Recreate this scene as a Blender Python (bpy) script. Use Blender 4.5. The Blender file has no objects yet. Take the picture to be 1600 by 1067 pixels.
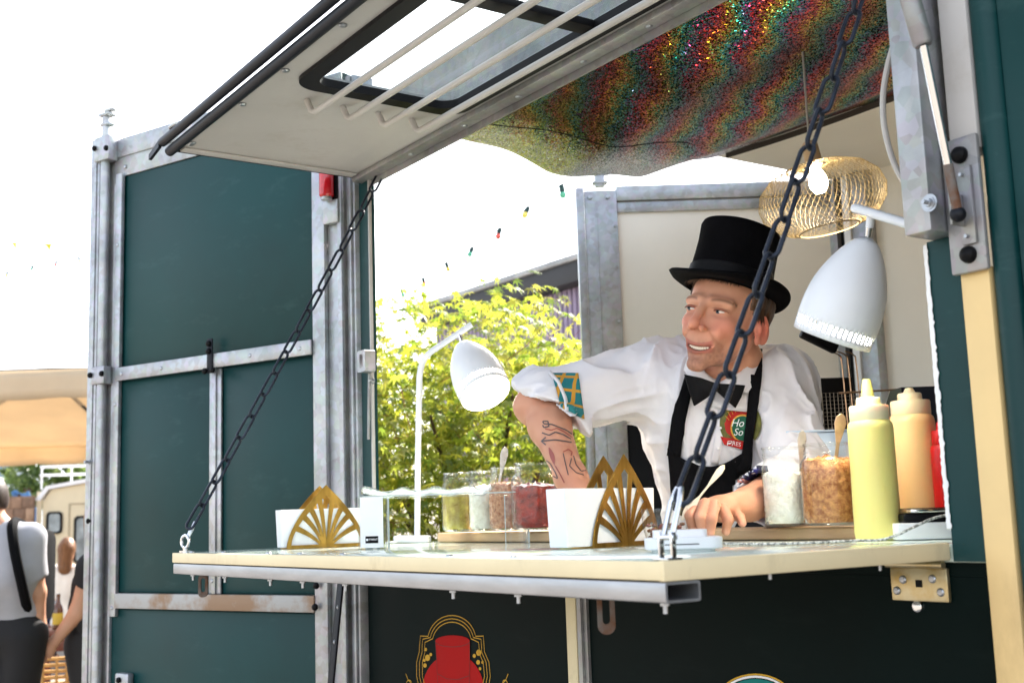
import bpy, bmesh, math, random
import numpy as np
from mathutils import Vector, Matrix, Euler
from mathutils.bvhtree import BVHTree

random.seed(7)
rng = np.random.default_rng(11)
R = math.radians
scene = bpy.context.scene
COL = scene.collection

# ------------------------------------------------------------------ camera
CAM = np.array([1.0407, -1.4438, 1.42])
FPX = 1863.0
_y, _p, _r = R(55.37), R(8.364), R(-1.879)
FW = np.array([-math.sin(_y)*math.cos(_p), math.cos(_y)*math.cos(_p), math.sin(_p)])
_rt = np.array([math.cos(_y), math.sin(_y), 0.0])
_up = np.cross(_rt, FW)
RT = _rt*math.cos(_r) + _up*math.sin(_r)
UP = -_rt*math.sin(_r) + _up*math.cos(_r)
cd = bpy.data.cameras.new('camera')
cd.sensor_width = 36.0
cd.lens = FPX*36/1600
cd.clip_start = 0.05
cd.clip_end = 3000
cam = bpy.data.objects.new('camera', cd)
COL.objects.link(cam)
cam.matrix_world = Matrix(((RT[0], UP[0], -FW[0], CAM[0]), (RT[1], UP[1], -FW[1], CAM[1]), (RT[2], UP[2], -FW[2], CAM[2]), (0, 0, 0, 1)))
scene.camera = cam
cd.dof.use_dof = True
cd.dof.focus_distance = 2.3
cd.dof.aperture_fstop = 6.3

# ------------------------------------------------------------------ sky, sun, exposure
SUN = Vector((-0.42, 0.80, 0.78)).normalized()
world = bpy.data.worlds.new('World')
scene.world = world
world.use_nodes = True
wn = world.node_tree
wn.nodes.clear()
sky = wn.nodes.new('ShaderNodeTexSky')
sky.sky_type = 'NISHITA'
sky.sun_disc = False
sky.sun_elevation = math.asin(SUN.z)
sky.sun_rotation = math.atan2(SUN.x, SUN.y)
sky.air_density = 1.0
sky.dust_density = 2.5
sky.ozone_density = 0.6
bg = wn.nodes.new('ShaderNodeBackground')
bg.inputs['Strength'].default_value = 0.15
wo = wn.nodes.new('ShaderNodeOutputWorld')
hs = wn.nodes.new('ShaderNodeHueSaturation')
hs.inputs['Saturation'].default_value = 0.45
wn.links.new(sky.outputs[0], hs.inputs['Color'])
wn.links.new(hs.outputs[0], bg.inputs['Color'])
wn.links.new(bg.outputs[0], wo.inputs['Surface'])
sl = bpy.data.lights.new('sun', 'SUN')
sl.energy = 4.0
sl.angle = R(0.6)
sl.color = (1.0, 0.94, 0.86)
so = bpy.data.objects.new('sun', sl)
COL.objects.link(so)
so.rotation_euler = (-SUN).to_track_quat('-Z', 'Y').to_euler()
so.location = (-6, 10, 12)
scene.view_settings.view_transform = 'Standard'
scene.view_settings.look = 'None'
scene.view_settings.exposure = 1.9
scene.view_settings.gamma = 1.0
scene.view_settings.use_curve_mapping = False
scene.cycles.use_denoising = True
scene.cycles.max_bounces = 10
scene.cycles.diffuse_bounces = 5
scene.cycles.glossy_bounces = 4
scene.cycles.transmission_bounces = 10
scene.cycles.transparent_max_bounces = 16
scene.cycles.caustics_reflective = False
scene.cycles.caustics_refractive = False
scene.cycles.sample_clamp_indirect = 6.0
scene.cycles.blur_glossy = 1.0

# ------------------------------------------------------------------ measuring helpers
def ray(x, y):
    return FW + (RT*(x-800) - UP*(y-533.5))/FPX
def at(x, y, d):
    return CAM + ray(x, y)*d
def on(x, y, axis, val):
    a = 'xyz'.index(axis)
    q = ray(x, y)
    return CAM + q*((val-CAM[a])/q[a])

# ------------------------------------------------------------------ materials
def lin(r, g, b):
    return tuple(((v/255)/12.92 if v/255 <= .04045 else ((v/255+.055)/1.055)**2.4) for v in (r, g, b))
MATS = {}
def mat(name, col, rough=.5, metal=0., var=.08, vs=6., bump=0., bs=80., col2=None, stretch=(1, 1, 1), spec=.5, trans=0., coat=0., sss=0., ior=1.45, detail=6., lo=.35, hi=.65, rvar=.1):
    m = bpy.data.materials.new(name)
    m.use_nodes = True
    nt = m.node_tree
    b = nt.nodes['Principled BSDF']
    tc = nt.nodes.new('ShaderNodeTexCoord')
    mp = nt.nodes.new('ShaderNodeMapping')
    mp.inputs['Scale'].default_value = stretch
    nz = nt.nodes.new('ShaderNodeTexNoise')
    nz.inputs['Scale'].default_value = vs
    nz.inputs['Detail'].default_value = detail
    nz.inputs['Roughness'].default_value = .6
    nt.links.new(tc.outputs['Object'], mp.inputs[0])
    nt.links.new(mp.outputs[0], nz.inputs['Vector'])
    rp = nt.nodes.new('ShaderNodeValToRGB')
    rp.color_ramp.elements[0].position = lo
    rp.color_ramp.elements[1].position = hi
    c1 = tuple(v*(1-var) for v in col)
    c2 = tuple(min(1, v*(1+var)) for v in col) if col2 is None else col2
    if col2 is not None:
        c1 = col
    rp.color_ramp.elements[0].color = (*c1, 1)
    rp.color_ramp.elements[1].color = (*c2, 1)
    nt.links.new(nz.outputs['Fac'], rp.inputs[0])
    nt.links.new(rp.outputs[0], b.inputs['Base Color'])
    b.inputs['Metallic'].default_value = metal
    b.inputs['Specular IOR Level'].default_value = spec
    b.inputs['IOR'].default_value = ior
    b.inputs['Transmission Weight'].default_value = trans
    b.inputs['Coat Weight'].default_value = coat
    if sss:
        b.inputs['Subsurface Weight'].default_value = sss
        b.inputs['Subsurface Radius'].default_value = (.012, .005, .003)
        b.inputs['Subsurface Scale'].default_value = 1.0
    mr = nt.nodes.new('ShaderNodeMapRange')
    mr.inputs['To Min'].default_value = max(.02, rough-rvar)
    mr.inputs['To Max'].default_value = min(1, rough+rvar)
    nt.links.new(nz.outputs['Fac'], mr.inputs['Value'])
    nt.links.new(mr.outputs[0], b.inputs['Roughness'])
    if bump:
        n2 = nt.nodes.new('ShaderNodeTexNoise')
        n2.inputs['Scale'].default_value = bs
        n2.inputs['Detail'].default_value = 5
        nt.links.new(mp.outputs[0], n2.inputs['Vector'])
        bp = nt.nodes.new('ShaderNodeBump')
        bp.inputs['Strength'].default_value = bump
        bp.inputs['Distance'].default_value = .004
        nt.links.new(n2.outputs['Fac'], bp.inputs['Height'])
        nt.links.new(bp.outputs[0], b.inputs['Normal'])
    MATS[name] = m
    return m
def emit(name, col, strength):
    m = bpy.data.materials.new(name)
    m.use_nodes = True
    b = m.node_tree.nodes['Principled BSDF']
    b.inputs['Base Color'].default_value = (*col, 1)
    b.inputs['Emission Color'].default_value = (*col, 1)
    b.inputs['Emission Strength'].default_value = strength
    return m
def glass(name, col=(1, 1, 1), rough=.01, ior=1.45, power=4.0):
    # thin clear glass: mostly see-through, with a reflection that grows at grazing angles
    m = bpy.data.materials.new(name)
    m.use_nodes = True
    nt = m.node_tree
    nt.nodes.clear()
    o = nt.nodes.new('ShaderNodeOutputMaterial')
    t = nt.nodes.new('ShaderNodeBsdfTransparent')
    t.inputs[0].default_value = (*col, 1)
    g = nt.nodes.new('ShaderNodeBsdfGlossy')
    g.inputs['Roughness'].default_value = rough
    # same reflectance from both sides of the sheet
    lw = nt.nodes.new('ShaderNodeLayerWeight')
    lw.inputs['Blend'].default_value = .5
    pw = nt.nodes.new('ShaderNodeMath')
    pw.operation = 'POWER'
    pw.inputs[1].default_value = power
    fr = nt.nodes.new('ShaderNodeMapRange')
    r0 = ((ior-1)/(ior+1))**2
    fr.inputs['To Min'].default_value = r0
    fr.inputs['To Max'].default_value = min(.9, r0*14+.15)
    nt.links.new(lw.outputs['Facing'], pw.inputs[0])
    nt.links.new(pw.outputs[0], fr.inputs['Value'])
    mx = nt.nodes.new('ShaderNodeMixShader')
    nt.links.new(fr.outputs[0], mx.inputs[0])
    nt.links.new(t.outputs[0], mx.inputs[1])
    nt.links.new(g.outputs[0], mx.inputs[2])
    nt.links.new(mx.outputs[0], o.inputs['Surface'])
    return m
def spangle(name, col, col2, rough=.45, metal=.75):
    m = mat(name, col, rough, metal, vs=5, col2=col2, bump=.08, bs=120)
    nt = m.node_tree
    b = nt.nodes['Principled BSDF']
    vo = nt.nodes.new('ShaderNodeTexVoronoi')
    vo.inputs['Scale'].default_value = 55
    tc = [n for n in nt.nodes if n.type == 'TEX_COORD'][0]
    nt.links.new(tc.outputs['Object'], vo.inputs['Vector'])
    mx = nt.nodes.new('ShaderNodeMix')
    mx.data_type = 'RGBA'
    mx.blend_type = 'OVERLAY'
    mx.inputs['Factor'].default_value = .16
    src = b.inputs['Base Color'].links[0].from_socket
    nt.links.new(src, mx.inputs['A'])
    nt.links.new(vo.outputs['Color'], mx.inputs['B'])
    hsn = nt.nodes.new('ShaderNodeHueSaturation')
    hsn.inputs['Saturation'].default_value = .35
    nt.links.new(mx.outputs['Result'], hsn.inputs['Color'])
    nt.links.new(hsn.outputs[0], b.inputs['Base Color'])
    return m

GALV = spangle('galvanised', (.27, .31, .36), (.46, .51, .56), .45, .7)
GALVD = spangle('galvanised_dull', (.22, .23, .24), (.38, .38, .37), .5, .6)
GALVR = mat('galvanised_rusty', (.30, .20, .13), .6, .35, vs=9, col2=(.42, .42, .41), bump=.2, lo=.42, hi=.58)
STEEL = mat('bare_steel', (.42, .44, .47), .35, .9, vs=30, var=.15, stretch=(1, 1, 1))
TUBE = mat('steel_tube', (.30, .31, .33), .42, .8, vs=14, col2=(.50, .51, .53), bump=.1, stretch=(.25, 1, 1))
CHROME = mat('chrome', (.75, .76, .78), .12, 1, var=.03)
ZINC = mat('zinc_yellow', (.50, .36, .14), .35, .85, vs=25, col2=(.62, .55, .36))
DARKM = mat('dark_metal', (.012, .014, .020), .45, .3, var=.25, spec=.3, vs=12)
RUST = mat('rusty_metal', (.16, .07, .035), .75, .3, vs=40, col2=(.20, .19, .18), bump=.5)
RUBBER = mat('black_rubber', (.006, .006, .0075), .5, 0, var=.15, spec=.2)
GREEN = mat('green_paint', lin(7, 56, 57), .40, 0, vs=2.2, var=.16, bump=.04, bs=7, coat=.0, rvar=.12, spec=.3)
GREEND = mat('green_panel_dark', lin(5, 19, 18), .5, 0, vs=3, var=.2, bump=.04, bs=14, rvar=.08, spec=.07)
CREAM = mat('cream_paint', lin(232, 216, 176), .45, 0, vs=5, var=.05, bump=.03)
YELLOWCREAM = mat('yellow_cream_paint', lin(232, 200, 140), .45, 0, vs=5, var=.05, bump=.03)
OFFWHITE = mat('off_white_paint', lin(190, 188, 186), .5, 0, vs=4, var=.05, bump=.05, bs=18)
INNER = mat('inner_wall', lin(250, 243, 232), .55, 0, vs=2, var=.03)
WHITE = mat('white_plastic', lin(238, 238, 240), .35, 0, var=.02)
WHITEM = mat('white_lamp_enamel', lin(226, 230, 236), .32, 0, var=.02)
PAPER = mat('white_paper', lin(240, 240, 240), .8, 0, var=.02, bump=.05, bs=200)
BLACK = mat('black_plastic', (.004, .004, .005), .45, 0, var=.2, spec=.15)
COUNTER = mat('counter_top', lin(206, 222, 212), .16, 0, vs=7, var=.06, bump=.03, bs=10, coat=.4)
GLASS = glass('clear_glass', (.975, .985, .982), .02, 1.5, 2.4)
ACRYL = glass('acrylic', (.965, .98, .98), .03, 1.5, 2.0)
EDGEG = mat('edge_glint', lin(214, 226, 226), .15, 0, var=.03, trans=.3)  # pale colour for strips that stand in for light caught in acrylic edges

def scuffed(m, col, amt, scale=(2.2, 2.2, 9.)):
    # pale rubbed streaks and soft dents on painted sheet metal
    nt = m.node_tree
    b_ = nt.nodes['Principled BSDF']
    tc_ = nt.nodes.new('ShaderNodeTexCoord')
    mp_ = nt.nodes.new('ShaderNodeMapping')
    mp_.inputs['Scale'].default_value = scale
    n_ = nt.nodes.new('ShaderNodeTexNoise')
    n_.inputs['Scale'].default_value = 1.4
    n_.inputs['Detail'].default_value = 9
    n_.inputs['Roughness'].default_value = .72
    r_ = nt.nodes.new('ShaderNodeValToRGB')
    r_.color_ramp.elements[0].position = .56
    r_.color_ramp.elements[1].position = .78
    r_.color_ramp.elements[0].color = (0, 0, 0, 1)
    r_.color_ramp.elements[1].color = (amt, amt, amt, 1)
    x_ = nt.nodes.new('ShaderNodeMix')
    x_.data_type = 'RGBA'
    x_.inputs['B'].default_value = (*col, 1)
    nt.links.new(tc_.outputs['Object'], mp_.inputs[0])
    nt.links.new(mp_.outputs[0], n_.inputs['Vector'])
    nt.links.new(n_.outputs['Fac'], r_.inputs[0])
    nt.links.new(r_.outputs[0], x_.inputs['Factor'])
    nt.links.new(b_.inputs['Base Color'].links[0].from_socket, x_.inputs['A'])
    nt.links.new(x_.outputs['Result'], b_.inputs['Base Color'])
scuffed(GREEN, lin(96, 128, 126), .16, (5, 5, 14))
scuffed(GREEND, lin(60, 70, 68), .10)
scuffed(OFFWHITE, lin(150, 140, 126), .5, (3, 3, 3))
scuffed(CREAM, lin(150, 132, 96), .4, (6, 6, 3))
scuffed(YELLOWCREAM, lin(160, 130, 84), .4, (5, 5, 2))
scuffed(COUNTER, lin(150, 160, 150), .5, (3, 6, 3))
# ------------------------------------------------------------------ mesh helpers
ORI = {}
class MB:
    def __init__(s):
        s.bm = bmesh.new()
        s.mi = 0
    def _fin(s, fs):
        for f in fs:
            f.material_index = s.mi
    def box(s, lo, hi, bev=0., M4=None):
        lo, hi = Vector(lo), Vector(hi)
        c, d = (lo+hi)/2, hi-lo
        mm = Matrix.Translation(c) @ Matrix.Diagonal((*d, 1))
        g = bmesh.ops.create_cube(s.bm, size=1, matrix=mm)
        vs = g['verts']
        if bev:
            es = list({e for v in vs for e in v.link_edges})
            r = bmesh.ops.bevel(s.bm, geom=es, offset=bev, segments=2, affect='EDGES', profile=.5)
            vs = list({v for f in r['faces'] for v in f.verts} | {v for v in vs if v.is_valid})
        if M4 is not None:
            bmesh.ops.transform(s.bm, matrix=M4, verts=vs)
        s._fin({f for v in vs for f in v.link_faces})
        return s
    def bar(s, a, b, w, h, up=(0, 0, 1), bev=0.):
        a, b, up = Vector(a), Vector(b), Vector(up)
        d = b-a
        L = d.length
        x = d.normalized()
        y = up.cross(x)
        if y.length < 1e-4:
            y = Vector((0, 1, 0)).cross(x)
        y.normalize()
        z = x.cross(y)
        m = Matrix(((x.x, y.x, z.x, a.x), (x.y, y.y, z.y, a.y), (x.z, y.z, z.z, a.z), (0, 0, 0, 1)))
        return s.box((0, -w/2, -h/2), (L, w/2, h/2), bev, m)
    def tube(s, pts, r, n=10, closed=False, cap=True):
        pts = [Vector(p) for p in pts]
        N = len(pts)
        rs = r if hasattr(r, '__len__') else [r]*N
        rings = []
        prev = None
        for i, p in enumerate(pts):
            if closed:
                t = pts[(i+1) % N]-pts[i-1]
            else:
                t = pts[min(i+1, N-1)]-pts[max(i-1, 0)]
            t.normalize()
            if prev is None:
                u = t.orthogonal().normalized()
            else:
                u = prev - t*prev.dot(t)
                u.normalize()
            prev = u
            v = t.cross(u)
            rings.append([s.bm.verts.new(p+(u*math.cos(2*math.pi*k/n)+v*math.sin(2*math.pi*k/n))*rs[i]) for k in range(n)])
        M = N if closed else N-1
        fs = []
        for i in range(M):
            A, B = rings[i], rings[(i+1) % N]
            off = 0
            if closed and i == N-1:
                off = min(range(n), key=lambda o: (A[0].co-B[o].co).length)
            for k in range(n):
                fs.append(s.bm.faces.new((A[k], A[(k+1) % n], B[(k+1+off) % n], B[(k+off) % n])))
        if cap and not closed:
            fs.append(s.bm.faces.new(rings[0][::-1]))
            fs.append(s.bm.faces.new(rings[-1]))
        s._fin(fs)
        return s
    def lathe(s, prof, n=32, M4=None, cap0=False, cap1=False):
        rings = []
        for (r, z) in prof:
            rings.append([s.bm.verts.new((r*math.cos(2*math.pi*k/n), r*math.sin(2*math.pi*k/n), z)) for k in range(n)])
        fs = []
        for A, B in zip(rings, rings[1:]):
            for k in range(n):
                fs.append(s.bm.faces.new((A[k], A[(k+1) % n], B[(k+1) % n], B[k])))
        if cap0:
            fs.append(s.bm.faces.new(rings[0][::-1]))
        if cap1:
            fs.append(s.bm.faces.new(rings[-1]))
        s._fin(fs)
        if M4 is not None:
            bmesh.ops.transform(s.bm, matrix=M4, verts=[v for q in rings for v in q])
        return s
    def ball(s, c, r, M4=None, seg=16):
        r = r if hasattr(r, '__len__') else (r, r, r)
        mm = Matrix.Translation(c) @ (M4 if M4 is not None else Matrix.Identity(4)) @ Matrix.Diagonal((*r, 1))
        g = bmesh.ops.create_uvsphere(s.bm, u_segments=seg, v_segments=max(6, seg//2), radius=1, matrix=mm)
        s._fin({f for v in g['verts'] for f in v.link_faces})
        return s
    def cyl(s, a, b, r, n=16, r2=None):
        return s.tube([a, b], [r, r if r2 is None else r2], n)
    def prism(s, poly, h, M4):
        # closed polygon in local xy, extruded by h along local z
        A = [s.bm.verts.new((x, y, 0)) for x, y in poly]
        B = [s.bm.verts.new((x, y, h)) for x, y in poly]
        n = len(poly)
        fs = [s.bm.faces.new(A[::-1]), s.bm.faces.new(B)]
        for k in range(n):
            fs.append(s.bm.faces.new((A[k], A[(k+1) % n], B[(k+1) % n], B[k])))
        s._fin(fs)
        bmesh.ops.transform(s.bm, matrix=M4, verts=A+B)
        return s
    def holed(s, outer, inner, h, M4):
        # slab with a hole; outer and inner have the same number of points
        n = len(outer)
        vs = [[s.bm.verts.new((x, y, z)) for x, y in q] for q in (outer, inner) for z in (0, h)]
        O0, O1, I0, I1 = vs
        fs = []
        for k in range(n):
            j = (k+1) % n
            fs += [s.bm.faces.new((O1[k], O1[j], I1[j], I1[k])), s.bm.faces.new((O0[j], O0[k], I0[k], I0[j])),
                   s.bm.faces.new((O0[k], O0[j], O1[j], O1[k])), s.bm.faces.new((I0[j], I0[k], I1[k], I1[j]))]
        s._fin(fs)
        bmesh.ops.transform(s.bm, matrix=M4, verts=[v for q in vs for v in q])
        return s
    def grid(s, f, nu, nv):
        V = [[s.bm.verts.new(f(i/nu, j/nv)) for j in range(nv+1)] for i in range(nu+1)]
        fs = [s.bm.faces.new((V[i][j], V[i+1][j], V[i+1][j+1], V[i][j+1])) for i in range(nu) for j in range(nv)]
        s._fin(fs)
        return s
    def mesh(s, name, smooth=35):
        bmesh.ops.recalc_face_normals(s.bm, faces=s.bm.faces)
        me = bpy.data.meshes.new(name)
        s.bm.to_mesh(me)
        s.bm.free()
        if smooth:
            me.shade_smooth()
            me.set_sharp_from_angle(angle=R(smooth))
        return me
    def build(s, name, m, parent=None, loc=None, smooth=35):
        me = s.mesh(name, smooth)
        return link(name, me, m, parent, loc)
def link(name, me, m, parent=None, loc=None):
    o = bpy.data.objects.new(name, me)
    COL.objects.link(o)
    for q in (m if isinstance(m, (list, tuple)) else [m]):
        if q is not None and me.materials.find(q.name) < 0:
            me.materials.append(q)
    if parent is not None:
        org = ORI[parent.name]
        o.parent = parent
    elif loc is None:
        n = len(me.vertices)
        a = np.empty(n*3)
        me.vertices.foreach_get('co', a)
        a = a.reshape(-1, 3)
        lo, hi = a.min(0), a.max(0)
        org = Vector(((lo[0]+hi[0])/2, (lo[1]+hi[1])/2, lo[2]))
    else:
        org = Vector(loc)
    me.transform(Matrix.Translation(-Vector(org)))
    if parent is None:
        o.location = org
    ORI[o.name] = Vector(org)
    return o
def inst(name, me, parent, mw):
    # another object on shared mesh data, placed by a world matrix
    o = bpy.data.objects.new(name, me)
    COL.objects.link(o)
    if parent is not None:
        o.parent = parent
        o.matrix_local = Matrix.Translation(-ORI[parent.name]) @ mw
    else:
        o.matrix_world = mw
    ORI[o.name] = ORI[parent.name] if parent is not None else mw.translation
    return o
def tag(o, label=None, cat=None, group=None, kind=None):
    for k, v in (('label', label), ('category', cat), ('group', group), ('kind', kind)):
        if v:
            o[k] = v
    return o
def thing(name, loc, label, cat, group=None):
    o = bpy.data.objects.new(name, None)
    o.empty_display_size = .1
    COL.objects.link(o)
    o.location = loc
    ORI[o.name] = Vector(loc)
    return tag(o, label, cat, group)
def copy_tree(o, parent, delta, label=None):
    c = o.copy()
    COL.objects.link(c)
    ORI[c.name] = ORI[o.name] + Vector(delta)
    c.parent = parent
    if parent is None:
        c.matrix_world = Matrix.Translation(delta) @ o.matrix_world
    if label:
        c['label'] = label
    for ch in list(o.children):
        copy_tree(ch, c, delta)
    return c
def frame(o, x, y, z):
    x, y, z = Vector(x), Vector(y), Vector(z)
    return Matrix(((x.x, y.x, z.x, o[0]), (x.y, y.y, z.y, o[1]), (x.z, y.z, z.z, o[2]), (0, 0, 0, 1)))
def rrect(x0, y0, x1, y1, r, n=6):
    pts = []
    for cx, cy, a0 in ((x1-r, y1-r, 0), (x0+r, y1-r, 90), (x0+r, y0+r, 180), (x1-r, y0+r, 270)):
        for k in range(n+1):
            a = R(a0+90*k/n)
            pts.append((cx+r*math.cos(a), cy+r*math.sin(a)))
    return pts
def hexbolt(r=.008, h=.007, stud=.012):
    b = MB()
    b.lathe([(r*1.45, 0), (r*1.45, .0015)], 20, cap0=True, cap1=True)
    b.lathe([(r, .0015), (r, h)], 6, cap1=True)
    b.lathe([(r*.5, h), (r*.5, h+stud)], 10, cap1=True)
    return b
BOLT = hexbolt().mesh('bolt')
BOLT.materials.append(STEEL)
b = MB()
b.lathe([(.0, .012), (.006, .0115), (.0105, .008), (.012, .003), (.012, 0)], 18)
KNOB = b.mesh('bolt_cap')
KNOB.materials.append(BLACK)
b = MB()
b.lathe([(0, .003), (.004, .0028), (.006, .0012), (.0062, 0)], 12)
RIVET = b.mesh('rivet')
RIVET.materials.append(STEEL)
def rot_to(n):
    return Vector(n).to_track_quat('Z', 'Y').to_matrix().to_4x4()
def put(name, me, parent, p, n=(0, -1, 0), s=1.):
    return inst(name, me, parent, Matrix.Translation(Vector(p)) @ rot_to(n) @ Matrix.Scale(s, 4))
# ================================================================== ground
def ground_mat():
    m = mat('paving', lin(136, 128, 118), .85, 0, vs=.6, var=.12, bump=.3, bs=40)
    return m
b = MB()
b.grid(lambda u, v: Vector((-1500+3000*u, -1500+3000*v, 0)), 8, 8)
tag(b.build('ground', ground_mat(), smooth=0), kind='structure')

# ================================================================== the trailer
ZC = 1.365
XE = -1.76
YF = 1.98
trailer = thing('food_trailer', (-.3, .95, 0), 'dark green food trailer with galvanised frame, raised hatch and fold-down counter', 'food trailer')
T = trailer
def part(name, m, fn, parent=T, smooth=35):
    b = MB()
    fn(b)
    return b.build(name, m, parent, smooth=smooth)
XR = 1.35
part('floor', GALVD, lambda b: b.box((XE, .03, .56), (XR, YF, .62)))
part('roof', GREEN, lambda b: b.box((XE-.02, .172, 2.633), (XR, YF+.05, 2.665), .008))
part('ceiling', INNER, lambda b: b.box((XE, .201, 2.60), (XR-.03, YF, 2.628)))
part('far_wall', INNER, lambda b: b.box((-1.80, YF, .6), (XR, YF+.04, 2.627)))
part('end_wall', INNER, lambda b: b.box((XR-.03, .035, .6), (XR+.02, YF-.002, 2.60)))
part('upper_fascia', GALVD, lambda b: b.box((XE, .0, 2.36), (XR, .034, 2.515)))
part('roof_chamfer', GREEN, lambda b: b.prism([(.0, 2.516), (.03, 2.516), (.20, 2.60), (.20, 2.632), (.17, 2.632)], XR-XE, frame((XE, 0, 0), (0, 1, 0), (0, 0, 1), (1, 0, 0))))
# lower facade
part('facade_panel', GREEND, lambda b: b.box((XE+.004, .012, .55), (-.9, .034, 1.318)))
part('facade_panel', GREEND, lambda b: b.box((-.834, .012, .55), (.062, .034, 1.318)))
part('cream_strip', CREAM, lambda b: b.box((-.9, .004, .55), (-.867, .034, 1.32), .002))
part('steel_channel', GALVD, lambda b: (b.box((-.866, .006, .55), (-.835, .034, 1.32)), b.box((-.858, .0, .55), (-.846, .0055, 1.32))))
part('worktop', COUNTER, lambda b: b.box((XE+.06, .004, 1.338), (XR-.05, .47, ZC-.001), .003))
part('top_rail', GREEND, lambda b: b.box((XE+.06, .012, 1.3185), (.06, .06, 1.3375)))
for x in (-1.1, .9):
    w = part('wheel', RUBBER, lambda b: b.lathe([(.2, -.09), (.30, -.09), (.33, -.06), (.33, .06), (.30, .09), (.2, .09)], 28, Matrix.Translation((x, .25, .33)) @ Matrix.Rotation(R(90), 4, 'X')))
    part('rim', GALVD, lambda b: b.lathe([(0, -.05), (.12, -.05), (.2, -.085), (.2, .085), (.0, .07)], 24, Matrix.Translation((x, .25, .33)) @ Matrix.Rotation(R(90), 4, 'X')), w)

# near corner post at the open end
cp = part('corner_post', GALV, lambda b: (b.box((-1.797, -.012, .55), (-1.757, .05, 2.63), .003), b.box((-1.788, -.02, .55), (-1.766, -.0125, 2.63), .002)))
part('jamb_panel', GREEN, lambda b: b.box((-1.756, .002, 1.32), (-1.703, .02, 2.36)), cp)
part('edge_trim', OFFWHITE, lambda b: b.box((-1.7025, .0, 1.34), (-1.697, .008, 2.36)), cp)
part('seal_strip', CREAM, lambda b: b.box((-1.838, -.034, .8), (-1.812, -.013, 2.36), .003), cp)
part('dark_gap_strip', GALVD, lambda b: b.box((-1.811, -.022, .8), (-1.798, -.011, 2.4)), cp)
lp = on(577, 565, 'y', -.01)
part('latch_box', GALV, lambda b: b.holed(rrect(-.022, -.028, .022, .028, .006), rrect(-.009, -.018, .009, .018, .004), .03, frame((lp[0], -.004, lp[2]), (1, 0, 0), (0, 0, 1), (0, -1, 0))), cp)
part('latch_rod', GALVD, lambda b: b.tube([(lp[0]-.008, -.006, lp[2]-.03), (lp[0]-.008, -.008, lp[2]-.09), (lp[0]-.014, -.008, lp[2]-.2)], .004, 8), cp)
for dz in (-.05, -.40):
    put('bolt', BOLT, cp, (lp[0]+(.0 if dz > -.1 else .008), .001, lp[2]+dz), (0, -1, 0), .7)

# ---------------- near door, swung open
TH = R(22)
DD = Vector((-math.cos(TH), -math.sin(TH), 0))
DN = Vector((math.sin(TH), -math.cos(TH), 0))
DF = frame((-1.80, -.02, 0), DD, (0, 0, 1), DN)
door = part('door', GREEN, lambda b: b.box((.0, .72, -.035), (1.04, 2.648, 0), 0, DF))
tag(door, 'green panelled door swung open at the left of the hatch')
def dbox(name, m, boxes, bev=.002):
    b = MB()
    for lo, hi in boxes:
        b.box(lo, hi, bev, DF)
    return b.build(name, m, door)
def dpt(u, z, n=0.):
    return DF @ Vector((u, z, n))
dbox('panel', GREEN, [((.102, 1.905, .001), (.896, 2.52, .006))])
dbox('panel', GREEN, [((.512, 1.236, .001), (.905, 1.868, .006))])
dbox('panel', GREEN, [((.102, 1.236, .001), (.46, 1.868, .006))])
dbox('panel', GREEN, [((.03, .73, .001), (.945, 1.186, .006))])
dbox('top_rail', GALV, [((.0, 2.522, .001), (.952, 2.648, .010)), ((.0, 2.585, .0105), (.95, 2.640, .015))])
dbox('outer_flange', GALV, [((1.0, .72, .001), (1.043, 2.66, .03)), ((1.012, .72, .0305), (1.022, 2.66, .034))])
dbox('recess_strip', GALVD, [((.947, .72, .001), (.9995, 2.64, .008))])
dbox('inner_flange', GALV, [((.905, 1.165, .0065), (.934, 2.53, .02)), ((.936, .73, .001), (.9465, 2.5, .016))])
dbox('hinge_channel', GALV, [((.055, .72, .001), (.1, 2.52, .022)), ((.0, .72, .001), (.0545, 2.52, .008)), ((-.005, .72, .0085), (.010, 2.52, .02))])
dbox('middle_rail', GALV, [((.1, 1.87, .0225), (.91, 1.911, .030))])
dbox('bottom_rail', GALVR, [((.1, 1.19, .0065), (.903, 1.2335, .026))])
dbox('mullion', GALV, [((.462, 1.2345, .0065), (.51, 1.869, .014)), ((.478, 1.2345, .0145), (.494, 1.869, .02))])
dbox('hasp', DARKM, [((.476, 1.855, .0305), (.498, 1.955, .036))])
part('locking_bar', GALV, lambda b: b.tube([dpt(.975, .72, .028), dpt(.975, 2.66, .028)], .0145, 16), door)
part('locking_cam', GALV, lambda b: (b.cyl(dpt(.975, 2.66, .028), dpt(.975, 2.735, .028), .012, 12),
     b.box((.945, 2.725, .012), (.995, 2.735, .044), .003, DF), b.box((.948, 2.693, .014), (.99, 2.703, .042), .003, DF), b.box((.935, 2.738, .018), (.975, 2.748, .038), .003, DF)), door)
dbox('bar_guide', GALV, [((.935, 2.575, .012), (1.005, 2.655, .05))], .004)
dbox('bar_guide', GALV, [((.938, 1.865, .012), (1.002, 1.92, .05))], .004)
dbox('lower_bracket', GALV, [((.83, .95, .0065), (.89, 1.005, .03))], .006)
for u, z in ((.942, 2.61), (1.0, 2.62), (.945, 1.895), (1.0, 1.895), (.487, 1.94), (.487, 1.918), (.502, 1.862), (.470, 1.862), (.09, 1.205), (.085, 1.26), (.868, .985), (1.02, 1.45)):
    put('bolt_cap', KNOB, door, dpt(u, z, .05 if u > .93 and z > 1.5 else .037 if z > 1.84 else .03), DN, .75)
for u in (.14, .33, .70, .88):
    put('rivet', RIVET, door, dpt(u, 1.89, .030), DN)
for u, z in ((.49, 1.27), (.49, 1.55), (.92, 1.19), (.92, 1.8), (.92, 2.3)):
    put('rivet', RIVET, door, dpt(u, z, .02), DN)
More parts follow.
